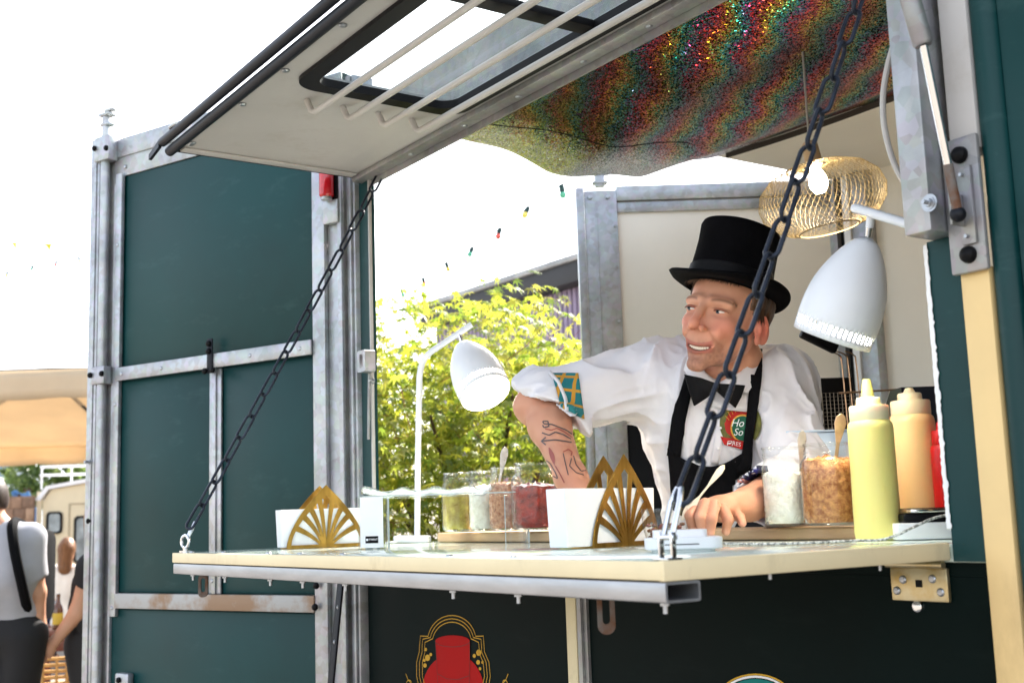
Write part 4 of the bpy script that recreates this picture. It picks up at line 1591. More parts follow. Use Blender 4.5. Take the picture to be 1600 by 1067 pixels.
def paint(me, cols):
    at_ = me.color_attributes.new('tone', 'FLOAT_COLOR', 'POINT')
    c = np.concatenate([np.clip(cols, 0, 1), np.ones((len(cols), 1))], 1).astype(np.float32)
    at_.data.foreach_set('color', c.ravel())
def toned(name, rough=.5, sss=.0, spec=.4, bump=0., bs=300.):
    m = bpy.data.materials.new(name)
    m.use_nodes = True
    nt = m.node_tree
    b = nt.nodes['Principled BSDF']
    a = nt.nodes.new('ShaderNodeAttribute')
    a.attribute_name = 'tone'
    nt.links.new(a.outputs['Color'], b.inputs['Base Color'])
    b.inputs['Roughness'].default_value = rough
    b.inputs['Specular IOR Level'].default_value = spec
    if sss:
        b.inputs['Subsurface Weight'].default_value = sss
        b.inputs['Subsurface Radius'].default_value = (.010, .004, .002)
        b.inputs['Subsurface Scale'].default_value = 1.0
    if bump:
        n2 = nt.nodes.new('ShaderNodeTexNoise')
        n2.inputs['Scale'].default_value = bs
        tc = nt.nodes.new('ShaderNodeTexCoord')
        nt.links.new(tc.outputs['Object'], n2.inputs['Vector'])
        bp = nt.nodes.new('ShaderNodeBump')
        bp.inputs['Strength'].default_value = bump
        bp.inputs['Distance'].default_value = .001
        nt.links.new(n2.outputs['Fac'], bp.inputs['Height'])
        nt.links.new(bp.outputs[0], b.inputs['Normal'])
    return m

# ================================================================== the cook
HC = at(1134, 497, 2.40)
_roll = R(9)
hz = RT*math.sin(_roll)+UP*math.cos(_roll)
hr = RT*math.cos(_roll)-UP*math.sin(_roll)
_yw, _pt = R(38), R(5)
hz0 = hz.copy()
hy = math.cos(_yw)*(-FW)-math.sin(_yw)*hr
hz = hz0*math.cos(_pt)-hy*math.sin(_pt)
hy = hy*math.cos(_pt)+hz0*math.sin(_pt)
hy /= np.linalg.norm(hy)
hx = np.cross(hz, hy)
hx /= np.linalg.norm(hx)
hz = np.cross(hy, hx)*-1 if np.dot(np.cross(hy, hx), hz) < 0 else np.cross(hy, hx)
HA = np.stack([hx, hy, hz])
def H(x, y, z):
    return HC+hx*x+hy*y+hz*z
def head(P):
    q = (P-HC.astype(np.float32)) @ HA.T.astype(np.float32)
    s = q.copy()
    s[:, 0] = np.abs(s[:, 0])
    E = lambda c, r, A=None: ell(s, c, r, A)
    d = E((0, -.012, .036), (.075, .098, .088))
    d = smin(d, E((0, .022, -.026), (.057, .074, .076)), .03)
    d = smin(d, cone(s, (.047, .002, -.050), (.008, .077, -.107), .015, .012), .024)
    d = smin(d, E((0, .084, -.110), (.014, .013, .012)), .014)
    d = smin(d, E((.038, .066, -.026), (.017, .016, .014)), .022)
    d = smin(d, E((.030, .080, -.046), (.0135, .013, .015)), .014)
    d = smin(d, cone(s, (.012, .093, .018), (.045, .076, .016), .0080, .008), .014)
    d = smin(d, E((0, .074, -.070), (.028, .020, .025)), .018)
    # eye sockets, eyelids
    d = smax(d, -E((.032, .106, -.002), (.017, .020, .0085)), .009)
    d = smin(d, E((.032, .0760, -.002), (.0155, .0130, .0105)), .004)
    # nose
    d = smin(d, cone(s, (0, .094, .012), (0, .121, -.031), .0072, .0092), .009)
    d = smin(d, E((0, .122, -.036), (.0098, .0105, .0090)), .006)
    d = smin(d, E((.0130, .106, -.040), (.0075, .011, .0070)), .005)
    d = smax(d, -E((.0065, .115, -.0475), (.0038, .006, .0030)), .002)
    # smiling mouth: folds, lips and an opening
    d = smax(d, -cone(s, (.019, .106, -.040), (.039, .080, -.064), .0016, .0020), .006)
    
    lip = s.copy()
    lip[:, 2] -= 11.*s[:, 0]**2
    lip[:, 1] += 7.*s[:, 0]**2
    d = smin(d, ell(lip, (0, .0905, -.0722), (.031, .0055, .0032)), .004)
    lip2 = lip.copy()
    lip2[:, 2] -= 4.*s[:, 0]**2
    d = smin(d, ell(lip2, (0, .0895, -.0866), (.028, .0065, .0042)), .005)
    d = smax(d, -ell(lip, (0, .098, -.0788), (.033, .016, .0048)), .002)
    d = smax(d, -E((0, .102, -.0945), (.016, .010, .0035)), .008)
    # ears
    ea = Matrix.Rotation(R(18), 3, 'X') @ Matrix.Rotation(R(-22), 3, 'Z')
    A = np.array(ea)
    e = E((.0765, -.012, -.012), (.0065, .019, .032), A)
    e = smax(e, -E((.084, -.007, -.006), (.0060, .0110, .021), A), .003)
    e = smin(e, E((.079, -.002, -.012), (.0035, .004, .009), A), .003)
    e = smin(e, E((.076, -.004, -.036), (.0055, .009, .010)), .005)
    d = smin(d, e, .005)
    return d, q
J = {k: at(*v) for k, v in dict(
    neck0=(1152, 560, 2.45), neck1=(1140, 625, 2.48), chest=(1122, 655, 2.53), belly=(1128, 790, 2.55),
    rs=(1022, 592, 2.54), re=(846, 634, 2.47), rw=(892, 746, 2.28), rh=(915, 783, 2.235),
    ls=(1212, 604, 2.49), le=(1250, 752, 2.30), lw=(1170, 787, 2.10), lh=(1126, 797, 2.03)).items()}
def cam3(dx, dy, dz):
    return RT*dx+UP*dy-FW*dz
CA = np.stack([RT, UP, -FW])
def finger(P, pts, rs):
    d = None
    for i in range(len(pts)-1):
        q = cone(P, pts[i], pts[i+1], rs[i], rs[i+1])
        d = q if d is None else smin(d, q, .003)
    return d
FINGERS = []
# his left hand, pressing on the tray
lw, lh = J['lw'], J['lh']
for i, (kx, ky, mx_, my_, tx, ty, dk, dt) in enumerate([
        (1090, 789, 1078, 806, 1083, 829, 2.005, 1.985), (1102, 787, 1094, 808, 1096, 832, 1.99, 1.965),
        (1116, 789, 1112, 811, 1110, 833, 1.985, 1.962), (1130, 795, 1138, 812, 1134, 830, 1.995, 1.985)]):
    FINGERS.append(([at(kx, ky, dk), at(mx_, my_, (dk+dt)/2-.012), at(tx, ty, dt)], [.0105, .0090, .0072]))
FINGERS.append(([at(1142, 800, 2.05), at(1156, 808, 2.015), at(1160, 817, 1.99)], [.0095, .0085, .0070]))
# his right hand, flat behind the napkins
for i, (dx, L) in enumerate(((-.033, .062), (-.011, .074), (.011, .068), (.031, .052))):
    k0 = J['rh']+cam3(dx*.7, -.012, .03)
    FINGERS.append(([k0, k0+cam3(.012+dx*.2, -.016, L*.5), k0+cam3(.022+dx*.3, -.024, L)], [.0095, .0085, .007]))
FINGERS.append(([J['rh']+cam3(-.03, .004, .0), J['rh']+cam3(-.052, -.010, .02), J['rh']+cam3(-.056, -.022, .045)], [.011, .0095, .008]))
def body(P):
    d, _ = head(P)
    d = smin(d, cone(P, J['neck0'], J['neck1'], .050, .056), .022)
    d = smin(d, ell(P, J['chest'], (.145, .15, .095), CA), .05)
    d = smin(d, ell(P, J['belly'], (.105, .16, .085), CA), .06)
    d = smin(d, cone(P, J['rs'], J['ls'], .052, .052), .05)
    d = smin(d, cone(P, J['rs'], J['re'], .052, .046), .03)
    mid = (J['re']*.7+J['rw']*.3)
    d = smin(d, cone(P, J['re'], mid, .041, .0415), .02)
    d = smin(d, cone(P, mid, J['rw'], .0405, .0275), .02)
    d = smin(d, ell(P, J['re']+cam3(-.028, -.002, .004), (.03, .03, .03)), .02)
    d = smin(d, cone(P, J['rw'], J['rh'], .030, .026), .02)
    d = smin(d, ell(P, J['rh']+cam3(0, -.004, .012), (.042, .018, .045), CA), .016)
    d = smin(d, cone(P, J['ls'], J['le'], .053, .045), .03)
    mid = (J['le']*.65+J['lw']*.35)
    d = smin(d, cone(P, J['le'], mid, .044, .045), .02)
    d = smin(d, cone(P, mid, J['lw'], .045, .029), .02)
    pal = smin(cone(P, J['lw'], J['lh']+cam3(.004, .001, -.01), .028, .023), ell(P, J['lh']+cam3(-.008, .003, .0), (.036, .017, .034), CA), .014)
    d = smin(d, pal, .014)
    fd = None
    for pts, rs in FINGERS:
        q = finger(P, pts, rs)
        fd = q if fd is None else np.minimum(fd, q)
    d = smin(d, fd, .007)
    return d
lo = np.array([-1.22, -.12, 1.372])
hi = np.array([-.30, .62, 1.93])
me, V = sdf_mesh('body', body, lo, hi, .0022)
q = (V-HC) @ HA.T
ax_ = np.abs(q[:, 0])
col = np.tile(np.array(lin(200, 146, 118)), (len(V), 1))
def blend(c, w):
    global col
    w = np.clip(w, 0, 1)[:, None]
    col = col*(1-w)+np.array(c)*w
def g3(c, s):
    return np.exp(-(((np.stack([ax_, q[:, 1], q[:, 2]], 1)-np.array(c))/np.array(s))**2).sum(1))
n1 = vnoise(V.astype(np.float32), 60)
n0 = vnoise(V.astype(np.float32), 22)
blend(lin(176, 114, 90), .6*(n1-.25))
blend(lin(212, 160, 130), .5*(n0-.4))
inhead = (np.linalg.norm(q, axis=1) < .17)
blend(lin(208, 128, 108), .75*g3((.042, .075, -.030), (.025, .04, .022))*inhead)
blend(lin(206, 118, 98), .7*g3((0, .118, -.034), (.018, .02, .018))*inhead)
blend(lin(206, 104, 88), .8*g3((.082, -.012, -.012), (.02, .03, .04))*inhead)
blend(lin(168, 118, 96), .55*g3((0, .085, -.098), (.055, .06, .026))*inhead)
lz = q[:, 2]-11.*q[:, 0]**2
blend(lin(172, 84, 74), .8*np.clip((.033-ax_)/.006, 0, 1)*(q[:, 1] > .070)*np.clip((.0125-np.abs(lz+.0795))/.003, 0, 1)*inhead)
blend(lin(92, 30, 28), 1.*(ax_ < .0275)*(q[:, 1] > .05)*(q[:, 1]+7*q[:, 0]**2 < .0885)*(np.abs(lz+.0788) < .0052)*inhead)
fold = np.exp(-((ax_-(.019+.019*np.clip((-.040-q[:, 2])/.024, 0, 1)))/.0035)**2)*(q[:, 2] < -.036)*(q[:, 2] > -.08)*(q[:, 1] > .06)
blend(lin(158, 98, 74), .45*fold*inhead)
stub = (q[:, 2] < -.052)*(q[:, 1] > -.01)*np.clip((-.052-q[:, 2])/.03, 0, 1)
blend(lin(128, 94, 80), .5*stub*(.35+1.3*vnoise(V.astype(np.float32), 240.))*inhead)
blend(lin(150, 92, 76), .5*g3((.032, .085, -.012), (.018, .03, .006))*inhead)
# brows
bz = .0205-9*(ax_-.034)**2
blend(lin(98, 68, 48), .75*np.exp(-((q[:, 2]-bz)/.0030)**2)*np.clip((ax_-.013)/.005, 0, 1)*(ax_ < .053)*(q[:, 1] > .06)*inhead)
# lash line
blend(lin(96, 58, 44), .7*np.exp(-(((ax_-.032)/.016)**4+((q[:, 2]-.0035)/.0018)**2))*(q[:, 1] > .075)*inhead)
# forearms a little redder towards the hands
for k in ('lh', 'rh'):
    blend(lin(206, 138, 108), .5*np.exp(-(np.linalg.norm(V-J[k], axis=1)/.10)**2))
for pts, rs in FINGERS[:5]:
    blend(lin(228, 170, 150), .6*np.exp(-(np.linalg.norm(V-pts[2]-cam3(0, 0, .006), axis=1)/.0065)**2))
paint(me, col)
SKIN = toned('skin', .52, .12, .34, .45, 480)
cook = thing('person', (float(J['belly'][0]), float(J['belly'][1]), .62), 'cook in black top hat, white shirt, bow tie and apron leaning on the counter', 'person')
bodyo = link('body', me, SKIN, cook)
def bvh_of(o):
    m = o.data
    org = ORI[o.name]
    return BVHTree.FromPolygons([v.co+org for v in m.vertices], [p.vertices for p in m.polygons])
# legs and hips, hidden behind the counter, so that he stands on the trailer floor
TROUSER = mat('black_trousers', (.012, .012, .014), .8, 0, var=.2)
hip = Vector(J['belly'])
def legs(P):
    d = ell(P, (hip.x, hip.y+.03, 1.30), (.17, .12, .20))
    for s in (-1, 1):
        d = smin(d, cone(P, (hip.x+s*.09, hip.y+.04, 1.2), (hip.x+s*.10, hip.y+.03, .72), .085, .05), .04)
        d = smin(d, cone(P, (hip.x+s*.10, hip.y+.05, .66), (hip.x+s*.11, hip.y-.10, .655), .036, .035), .03)
    return d
me, _ = sdf_mesh('trousers', legs, (hip.x-.3, hip.y-.2, .60), (hip.x+.3, hip.y+.25, 1.40), .008)
link('trousers', me, TROUSER, cook)

# shirt
cuffn = RT*(-.56)+UP*(-.80)+FW*(-.22)
cuffn /= np.linalg.norm(cuffn)
cuffp = at(853, 632, 2.44)
adir = (J['re']-J['rs'])/np.linalg.norm(J['re']-J['rs'])
def shirt_core(P):
    d = ell(P, J['chest'], (.158, .165, .118), CA)
    d = smin(d, ell(P, J['belly'], (.118, .17, .104), CA), .06)
    d = smin(d, cone(P, J['rs']+cam3(.02, 0, 0), J['ls']+cam3(-.01, 0, 0), .066, .068), .06)
    d = smin(d, cone(P, J['neck1']+cam3(-.025, .01, -.01), J['rs'], .055, .06), .04)
    d = smin(d, cone(P, J['neck1']+cam3(.02, .0, -.01), J['ls'], .05, .06), .04)
    # right sleeve
    e2 = J['re']+cam3(.004, .004, .0)
    s = cone(P, J['rs'], e2, .073, .062)
    s = smin(s, cone(P, e2, e2+(J['rw']-J['re'])*.35, .063, .066), .03)
    s = smax(s, (P-cuffp) @ cuffn, .004)
    d = smin(d, s, .035)
    # left sleeve to below the elbow
    s = cone(P, J['ls'], J['le'], .074, .060)
    s = smin(s, cone(P, J['le'], J['le']*.35+J['lw']*.65, .059, .052), .03)
    d = smin(d, s, .03)
    return d
def folds(P):
    t = (P-J['rs'].astype(np.float32)) @ adir.astype(np.float32)
    w = np.clip((t-.01)/.08, 0, 1)
    # along-arm folds
    u = (P @ adir)[:, None]*adir
    across = P-u
    n = vnoise((across*22+u*5).astype(np.float32)+3.1, 1.)
    nb_ = vnoise((across*46+u*11).astype(np.float32)+9.1, 1.)
    a1 = (1-np.abs(2*n-1))**2.6+.3*(1-np.abs(2*nb_-1))**2
    dn = (RT*.25-UP*.97)
    dn = dn/np.linalg.norm(dn)
    u2 = (P @ dn)[:, None]*dn
    n2 = vnoise(((P-u2)*19+u2*4.5).astype(np.float32)+7.7, 1.)
    nc_ = vnoise(((P-u2)*42+u2*10).astype(np.float32)+2.7, 1.)
    a2 = (1-np.abs(2*n2-1))**2.6+.3*(1-np.abs(2*nc_-1))**2
    n3 = vnoise(P*18+1.3, 1.)
    return (a1*w+a2*(1-w))*.0150+(n3-.5)*.010
def shirt(P):
    d = shirt_core(P)-folds(P)+.005
    # neck opening and hollow cuff
    d = smax(d, -cone(P, J['neck0']+cam3(-.01, .06, .02), J['neck1']+cam3(-.008, .035, .012), .066, .056), .004)
    d = smax(d, -cone(P, J['re'], J['re']+(J['rw']-J['re'])*.5, .050, .056), .003)
    d = smax(d, -cone(P, J['le']*.6+J['lw']*.4, J['lw'], .046, .046), .003)
    return d
me, _ = sdf_mesh('shirt', shirt, (-1.22, -.12, 1.372), (-.30, .70, 1.90), .0032)
SHIRT = mat('white_cotton', lin(222, 220, 224), .85, 0, vs=8, var=.03, bump=.15, bs=500)
shirto = link('shirt', me, SHIRT, cook)
SB = bvh_of(shirto)
BB = bvh_of(bodyo)
CV = Vector(CAM)
def cast(px, py, tree, off):
    d = Vector(ray(px, py)).normalized()
    h, n, i, dist = tree.ray_cast(CV, d)
    if h is None:
        return None
    if n.dot(d) > 0:
        n = -n
    return h+n*off*.5-d*off*.6
def patch(name, f, nu, nv, tree, off, m, parent, thick=.0015):
    pts = [[cast(*f(i/nu, j/nv), tree, off) for j in range(nv+1)] for i in range(nu+1)]
    b = MB()
    V_ = [[b.bm.verts.new(p) if p is not None else None for p in r] for r in pts]
    for i in range(nu):
        for j in range(nv):
            q_ = (V_[i][j], V_[i+1][j], V_[i+1][j+1], V_[i][j+1])
            if all(q_) and max((q_[0].co-q_[2].co).length, (q_[1].co-q_[3].co).length) < .09:
                b.bm.faces.new(q_)
    # keep the one connected piece that lies on the cloth
    seen, best = set(), []
    for f0 in list(b.bm.faces):
        if f0 in seen:
            continue
        st_, isl = [f0], []
        seen.add(f0)
        while st_:
            g_ = st_.pop()
            isl.append(g_)
            for e_ in g_.edges:
                for h_ in e_.link_faces:
                    if h_ not in seen:
                        seen.add(h_)
                        st_.append(h_)
        if len(isl) > len(best):
            best = isl
    bs_ = set(best)
    bmesh.ops.delete(b.bm, geom=[f_ for f_ in b.bm.faces if f_ not in bs_], context='FACES')
    bmesh.ops.delete(b.bm, geom=[v for v in b.bm.verts if not v.link_faces], context='VERTS')
    o = b.build(name, m, parent, smooth=180)
    if thick:
        k = o.modifiers.new('thickness', 'SOLIDIFY')
        k.thickness = thick
        k.offset = 0
    return o
def strip(path, w):
    P_ = np.array(path, float)
    L = np.r_[0, np.cumsum(np.linalg.norm(np.diff(P_, axis=0), axis=1))]
    L /= L[-1]
    def f(u, v):
        p = np.array([np.interp(u, L, P_[:, 0]), np.interp(u, L, P_[:, 1])])
        e = 1e-2
        a = np.array([np.interp(min(1, u+e), L, P_[:, 0]), np.interp(min(1, u+e), L, P_[:, 1])])-np.array([np.interp(max(0, u-e), L, P_[:, 0]), np.interp(max(0, u-e), L, P_[:, 1])])
        a /= np.linalg.norm(a)
        ww = w(u) if callable(w) else w
        p = p+np.array([-a[1], a[0]])*ww*(v-.5)
        return float(p[0]), float(p[1])
    return f
def quad(a, b, c, d):
    a, b, c, d = map(np.array, (a, b, c, d))
    return lambda u, v: tuple(map(float, (a*(1-u)+b*u)*(1-v)+(d*(1-u)+c*u)*v))
# apron
APRON = mat('black_apron', (.005, .005, .006), .9, 0, var=.2, bump=.2, bs=400, spec=.1)
apron = patch('apron', lambda u, v: (1044+128*u+(8-6*u)*v, 700+28*math.sin(math.pi*min(1, u*1.02))+(795-700)*v), 26, 14, SB, .006, APRON, cook, .002)
patch('strap', strip([(1078, 588), (1068, 625), (1060, 660), (1054, 712)], lambda u: 17+5*u), 22, 4, SB, .006, APRON, apron, .002)
patch('strap', strip([(1184, 548), (1182, 590), (1176, 650), (1168, 700), (1162, 740)], lambda u: 15+3*u), 24, 4, SB, .0085, APRON, apron, .002)
# placket and buttons
patch('placket', strip([(1130, 640), (1124, 680), (1116, 725)], 13), 12, 3, SB, .003, SHIRT, shirto, .001)
for px, py in ((1122, 700), (1127, 668)):
    p_ = cast(px, py, SB, .008)
    if p_ is not None:
        b = MB()
        b.ball(p_, .0028, seg=8)
        b.build('button', WHITE, shirto)
# chest emblem
ERED = mat('emblem_red', lin(176, 26, 22), .7, 0, vs=60, var=.12)
EGRN = mat('emblem_green', lin(14, 84, 62), .7, 0, var=.08)
EOLV = mat('emblem_olive', lin(96, 96, 44), .7, 0, vs=80, var=.35)
EGLD = mat('emblem_gold', lin(206, 160, 64), .6, 0, var=.1)
def disc(cx, cy, rx, ry, a0=0., a1=2*math.pi, r0=0.):
    return lambda u, v: (cx+(r0+(1-r0)*v)*rx*math.cos(a0+(a1-a0)*u), cy+(r0+(1-r0)*v)*ry*math.sin(a0+(a1-a0)*u))
emb = patch('emblem', disc(1158, 659, 29, 32), 32, 6, SB, .0040, ERED, shirto, 0)
patch('leaf_wreath', disc(1158, 662, 33, 36, R(125), R(238), .76), 20, 3, SB, .0046, EOLV, emb, 0)
patch('leaf_wreath', disc(1158, 662, 33, 36, R(-60), R(45), .72), 20, 3, SB, .0046, EOLV, emb, 0)
patch('gold_ring', disc(1160, 669, 20, 22, 0, 2*math.pi, .86), 28, 2, SB, .0050, EGLD, emb, 0)
patch('green_centre', disc(1160, 669, 17.5, 19.5), 28, 4, SB, .0054, EGRN, emb, 0)
patch('ribbon', quad((1126, 681), (1166, 690), (1166, 704), (1132, 694)), 14, 3, SB, .0056, ERED, emb, 0)
for k in range(9):
    a = R(200+k*15)
    patch('ray', strip([(1158+21*math.cos(a), 664+22*math.sin(a)), (1158+27*math.cos(a), 660+30*math.sin(a))], 1.0), 4, 1, SB, .0050, EGLD, emb, 0)
def print_on(s, px, py, size, m, tree, off, parent, shear=0., rot=0., align='CENTER'):
    me_ = text(s, 'lettering', m, Matrix.Rotation(rot, 4, 'Z'), size, 'mesh', 0, align, shear)
    bm = bmesh.new()
    bm.from_mesh(me_)
    bmesh.ops.subdivide_edges(bm, edges=bm.edges, cuts=1)
    bad = []
    for v in bm.verts:
        p_ = cast(px+v.co.x, py-v.co.y, tree, off)
        if p_ is None:
            bad.append(v)
        else:
            v.co = p_
    bmesh.ops.delete(bm, geom=bad, context='VERTS')
    me_ = bpy.data.meshes.new('lettering')
    bm.to_mesh(me_)
    bm.free()
    return link('lettering', me_, m, parent)
print_on('Ho', 1151, 661, 17, WHITE, SB, .0064, emb, .35)
print_on('So', 1152, 675, 16, WHITE, SB, .0064, emb, .35)
print_on('PRES', 1147, 693, 9.5, WHITE, SB, .0068, emb, 0, R(-9))
# patterned cuff lining
def kente():
    m = bpy.data.materials.new('patterned_cuff')
    m.use_nodes = True
    nt = m.node_tree
    N, Lk = nt.nodes.new, nt.links.new
    b_ = nt.nodes['Principled BSDF']
    b_.inputs['Roughness'].default_value = .8
    tc = N('ShaderNodeTexCoord')
    mp = N('ShaderNodeMapping')
    mp.inputs['Rotation'].default_value = (R(8), R(4), R(-34))
    Lk(tc.outputs['Object'], mp.inputs[0])
    br_ = N('ShaderNodeTexBrick')
    br_.offset = .0
    br_.inputs['Scale'].default_value = 22
    br_.inputs['Brick Width'].default_value = .55
    br_.inputs['Row Height'].default_value = .7
    br_.inputs['Mortar Size'].default_value = .07
    br_.inputs['Color1'].default_value = (*lin(24, 128, 132), 1)
    br_.inputs['Color2'].default_value = (*lin(20, 104, 112), 1)
    br_.inputs['Mortar'].default_value = (*lin(196, 140, 40), 1)
    mp2 = N('ShaderNodeMapping')
    mp2.inputs['Rotation'].default_value = (R(90), 0, 0)
    Lk(mp.outputs[0], mp2.inputs[0])
    Lk(mp2.outputs[0], br_.inputs['Vector'])
    Lk(br_.outputs['Color'], b_.inputs['Base Color'])
    return m
KENTE = kente()
patch('cuff_lining', lambda u, v: (862+u*42+v*(14-6*u), 584+v*(52+24*u*(1-.2*v))), 12, 18, SB, .004, KENTE, shirto, .0015)
patch('cuff_fold', strip([(858, 582), (872, 598), (882, 622), (888, 658)], 5), 16, 2, SB, .005, SHIRT, shirto, .002)
DKPAT = mat('dark_pattern', (.012, .014, .03), .7, 0, vs=40, col2=lin(30, 30, 96), lo=.5, hi=.6)
patch('cuff_band', quad((1140, 731), (1199, 729), (1200, 755), (1144, 757)), 14, 6, SB, .006, DKPAT, shirto, .002)
patch('cuff_edge', strip([(1136, 760), (1165, 757), (1202, 756)], 7), 14, 2, SB, .006, SHIRT, shirto, .003)
patch('cuff_trim', strip([(1143, 752), (1170, 751), (1198, 750)], 5), 14, 2, SB, .0085, mat('trim_red', lin(150, 30, 26), .7, 0, vs=120, col2=lin(190, 150, 140)), shirto, .001)
# collar
nk = Vector(J['neck0'])-Vector(J['neck1'])
nk.normalize()
ncen = Vector(J['neck1'])+nk*.040+Vector(cam3(-.004, .0, .006))
nside = Vector(RT)
nside = (nside-nk*nside.dot(nk)).normalized()
nf = nk.cross(nside)
if nf.dot(-Vector(FW)) < 0:
    nf = -nf
b = MB()
def collar(u, v):
    a = R(-90)+R(14)+(2*math.pi-R(28))*u
    a = a+math.pi
    k = abs(u-.5)*2
    r = .0585+.022*v
    z = .026*(1-v)-.022*v+.008*math.cos(math.pi*u*2)-.012*k-.020*k**6*v
    return ncen+nside*(math.cos(a+math.pi)*r*1.02)+nf*(math.sin(a+math.pi)*r*1.02)+nk*z
b.grid(collar, 44, 5)
o = b.build('collar', SHIRT, shirto, smooth=180)
k = o.modifiers.new('thickness', 'SOLIDIFY')
k.thickness = .003
# bow tie
TIE = mat('black_satin', (.004, .004, .005), .6, 0, var=.2, spec=.15)
tc_ = cast(1119, 606, SB, .012)
if tc_ is None:
    tc_ = Vector(at(1119, 606, 2.38))
tdep = 2.372
def tiewing(poly, name, bulge):
    b = MB()
    pts = [Vector(at(x, y, tdep+dz)) for x, y, dz in poly]
    n = -Vector(FW)
    A = [b.bm.verts.new(p+n*.004) for p in pts]
    B_ = [b.bm.verts.new(p-n*.010) for p in pts]
    ctr = sum(pts, Vector())/len(pts)
    c1 = b.bm.verts.new(ctr+n*bulge)
    c2 = b.bm.verts.new(ctr-n*.016)
    m_ = len(pts)
    for k in range(m_):
        j = (k+1) % m_
        b.bm.faces.new((A[k], A[j], c1))
        b.bm.faces.new((B_[j], B_[k], c2))
        b.bm.faces.new((A[k], B_[k], B_[j], A[j]))
    return b
tie = tiewing([(1070, 585, .006), (1077, 610, .006), (1085, 634, .004), (1102, 623, .0), (1117, 612, -.002), (1117, 598, -.002), (1095, 590, .002)], 'w', .013).build('bow_tie', TIE, cook, smooth=60)
tiewing([(1121, 599, 0), (1121, 612, 0), (1134, 624, .0), (1149, 637, .004), (1158, 620, .004), (1164, 602, .004), (1142, 600, .0)], 'w', .013).build('wing', TIE, tie, smooth=60)
b = MB()
b.ball(Vector(at(1119, 605, tdep-.006)), (.0085, .0095, .010), Matrix(np.stack([RT, UP, -FW], 1).tolist()).to_4x4(), 12)
b.build('knot', TIE, tie)
for pts_, nm in (([(1183, 546, .055), (1192, 575, .055), (1168, 614, .014), (1126, 605, .005), (1128, 596, .012), (1158, 580, .034)], 'r'), ([(1076, 556, .035), (1069, 578, .035), (1083, 596, .014), (1115, 604, .005), (1112, 595, .012), (1090, 574, .024)], 'l')):
    o = tiewing(pts_, 'w', .006).build('collar_wing', SHIRT, shirto, smooth=60)
# eyes and teeth
EYEW = mat('eye_white', lin(226, 216, 208), .25, 0, var=.02)
IRIS = mat('iris_grey_blue', lin(70, 88, 98), .15, 0, var=.2, vs=300)
HM = Matrix(np.stack([hx, hy, hz], 1).tolist()).to_4x4()
LASH = mat('dark_lashes', lin(52, 34, 26), .7, 0, var=.1)
for s in (-1, 1):
    ec = Vector(H(s*.032, .0812, -.002))
    b = MB()
    b.ball(ec, (.0112, .0098, .0036), HM, 18)
    e_ = b.build('eye', EYEW, cook)
    look = Vector(-hr*.5+(-FW)*.6+hz*.02).normalized()
    b = MB()
    g_ = Vector(H(s*.032-.0035, .0882, -.0015))
    b.ball(g_, (.0050, .0032, .0046), HM, 14)
    b.build('iris', IRIS, e_)
    b = MB()
    b.ball(g_+Vector(hy)*.0022, (.0024, .0018, .0024), HM, 10)
    b.build('pupil', BLACK, e_)
    # upper lid fold
    b = MB()
    b.tube([Vector(H(s*.032+.0150*t, .0905-.0080*t*t-.004*s*t*s, .0026-.0040*t*t)) for t in np.linspace(-1, 1, 11)], [.0010+.0017*(1-t*t) for t in np.linspace(-1, 1, 11)], 8)
    lid = b.mesh('eyelid', 60)
    b = MB()
    b.tube([Vector(H(s*.032+.0135*t, .0916-.0075*t*t-.004*t, .0012-.0034*t*t)) for t in np.linspace(-1, 1, 11)], [.0004+.0007*(1-t*t) for t in np.linspace(-1, 1, 11)], 6)
    b.build('lashes', LASH, e_)
    paint(lid, np.tile(np.array(lin(150, 92, 72)), (len(lid.vertices), 1)))
    link('eyelid', lid, SKIN, e_)
TEETH = mat('teeth', lin(236, 226, 206), .2, 0, var=.02)
for k in range(-5, 6):
    b = MB()
    xx = k*.0046
    zz = -.0775+11.*xx*xx*.95
    hh = .0034*(1-(k/6.4)**2)
    b.box((-.0021, -.003, -hh), (.0021, .003, hh), .0008, Matrix.Translation(HC.tolist()) @ HM @ Matrix.Translation((xx, .0848-9.*xx*xx, zz)) @ Matrix.Rotation(-k*.075, 4, 'Z'))
    b.build('tooth', TEETH, cook)
# hair
HAIR = mat('brown_hair', lin(48, 32, 22), .5, 0, vs=90, col2=lin(92, 64, 42), stretch=(1, 1, .2), bump=.4, bs=200)
def hairf(P):
    qq = (P-HC.astype(np.float32)) @ HA.T.astype(np.float32)
    s = qq.copy()
    s[:, 0] = np.abs(s[:, 0])
    d = ell(s, (0, -.016, .038), (.0805, .099, .092))
    line = .062-.95*(s[:, 1]-.03)*0
    cut = np.where(qq[:, 1] > .035, .060, np.where(qq[:, 1] > -.002, .018-.6*(.035-qq[:, 1]), -.030))-qq[:, 2]
    d = smax(d, cut.astype(np.float32), .006)
    return d-.003*vnoise(P*160, 1.)
me, _ = sdf_mesh('hair', hairf, HC-.14, HC+.15, .003)
hair = link('hair', me, HAIR, cook)
b = MB()
rs_ = random.Random(3)
for i in range(240):
    a = rs_.uniform(-1.0, 1.0)
    x0 = .066*math.sin(a)
    p0 = Vector(H(x0, .028+.062*math.cos(a), .064+rs_.uniform(-.004, .004)))
    L = rs_.uniform(.010, .022)*(1.2 if a < -.3 else .7)
    d_ = Vector(hy)*.35*math.cos(a)+Vector(hx)*(.5*math.sin(a)-.25)-Vector(hz)*rs_.uniform(.3, .8)
    b.tube([p0, p0+d_*L*.6+Vector(hy)*.002, p0+d_*L], [.0009, .0007, .0002], 4, cap=False)
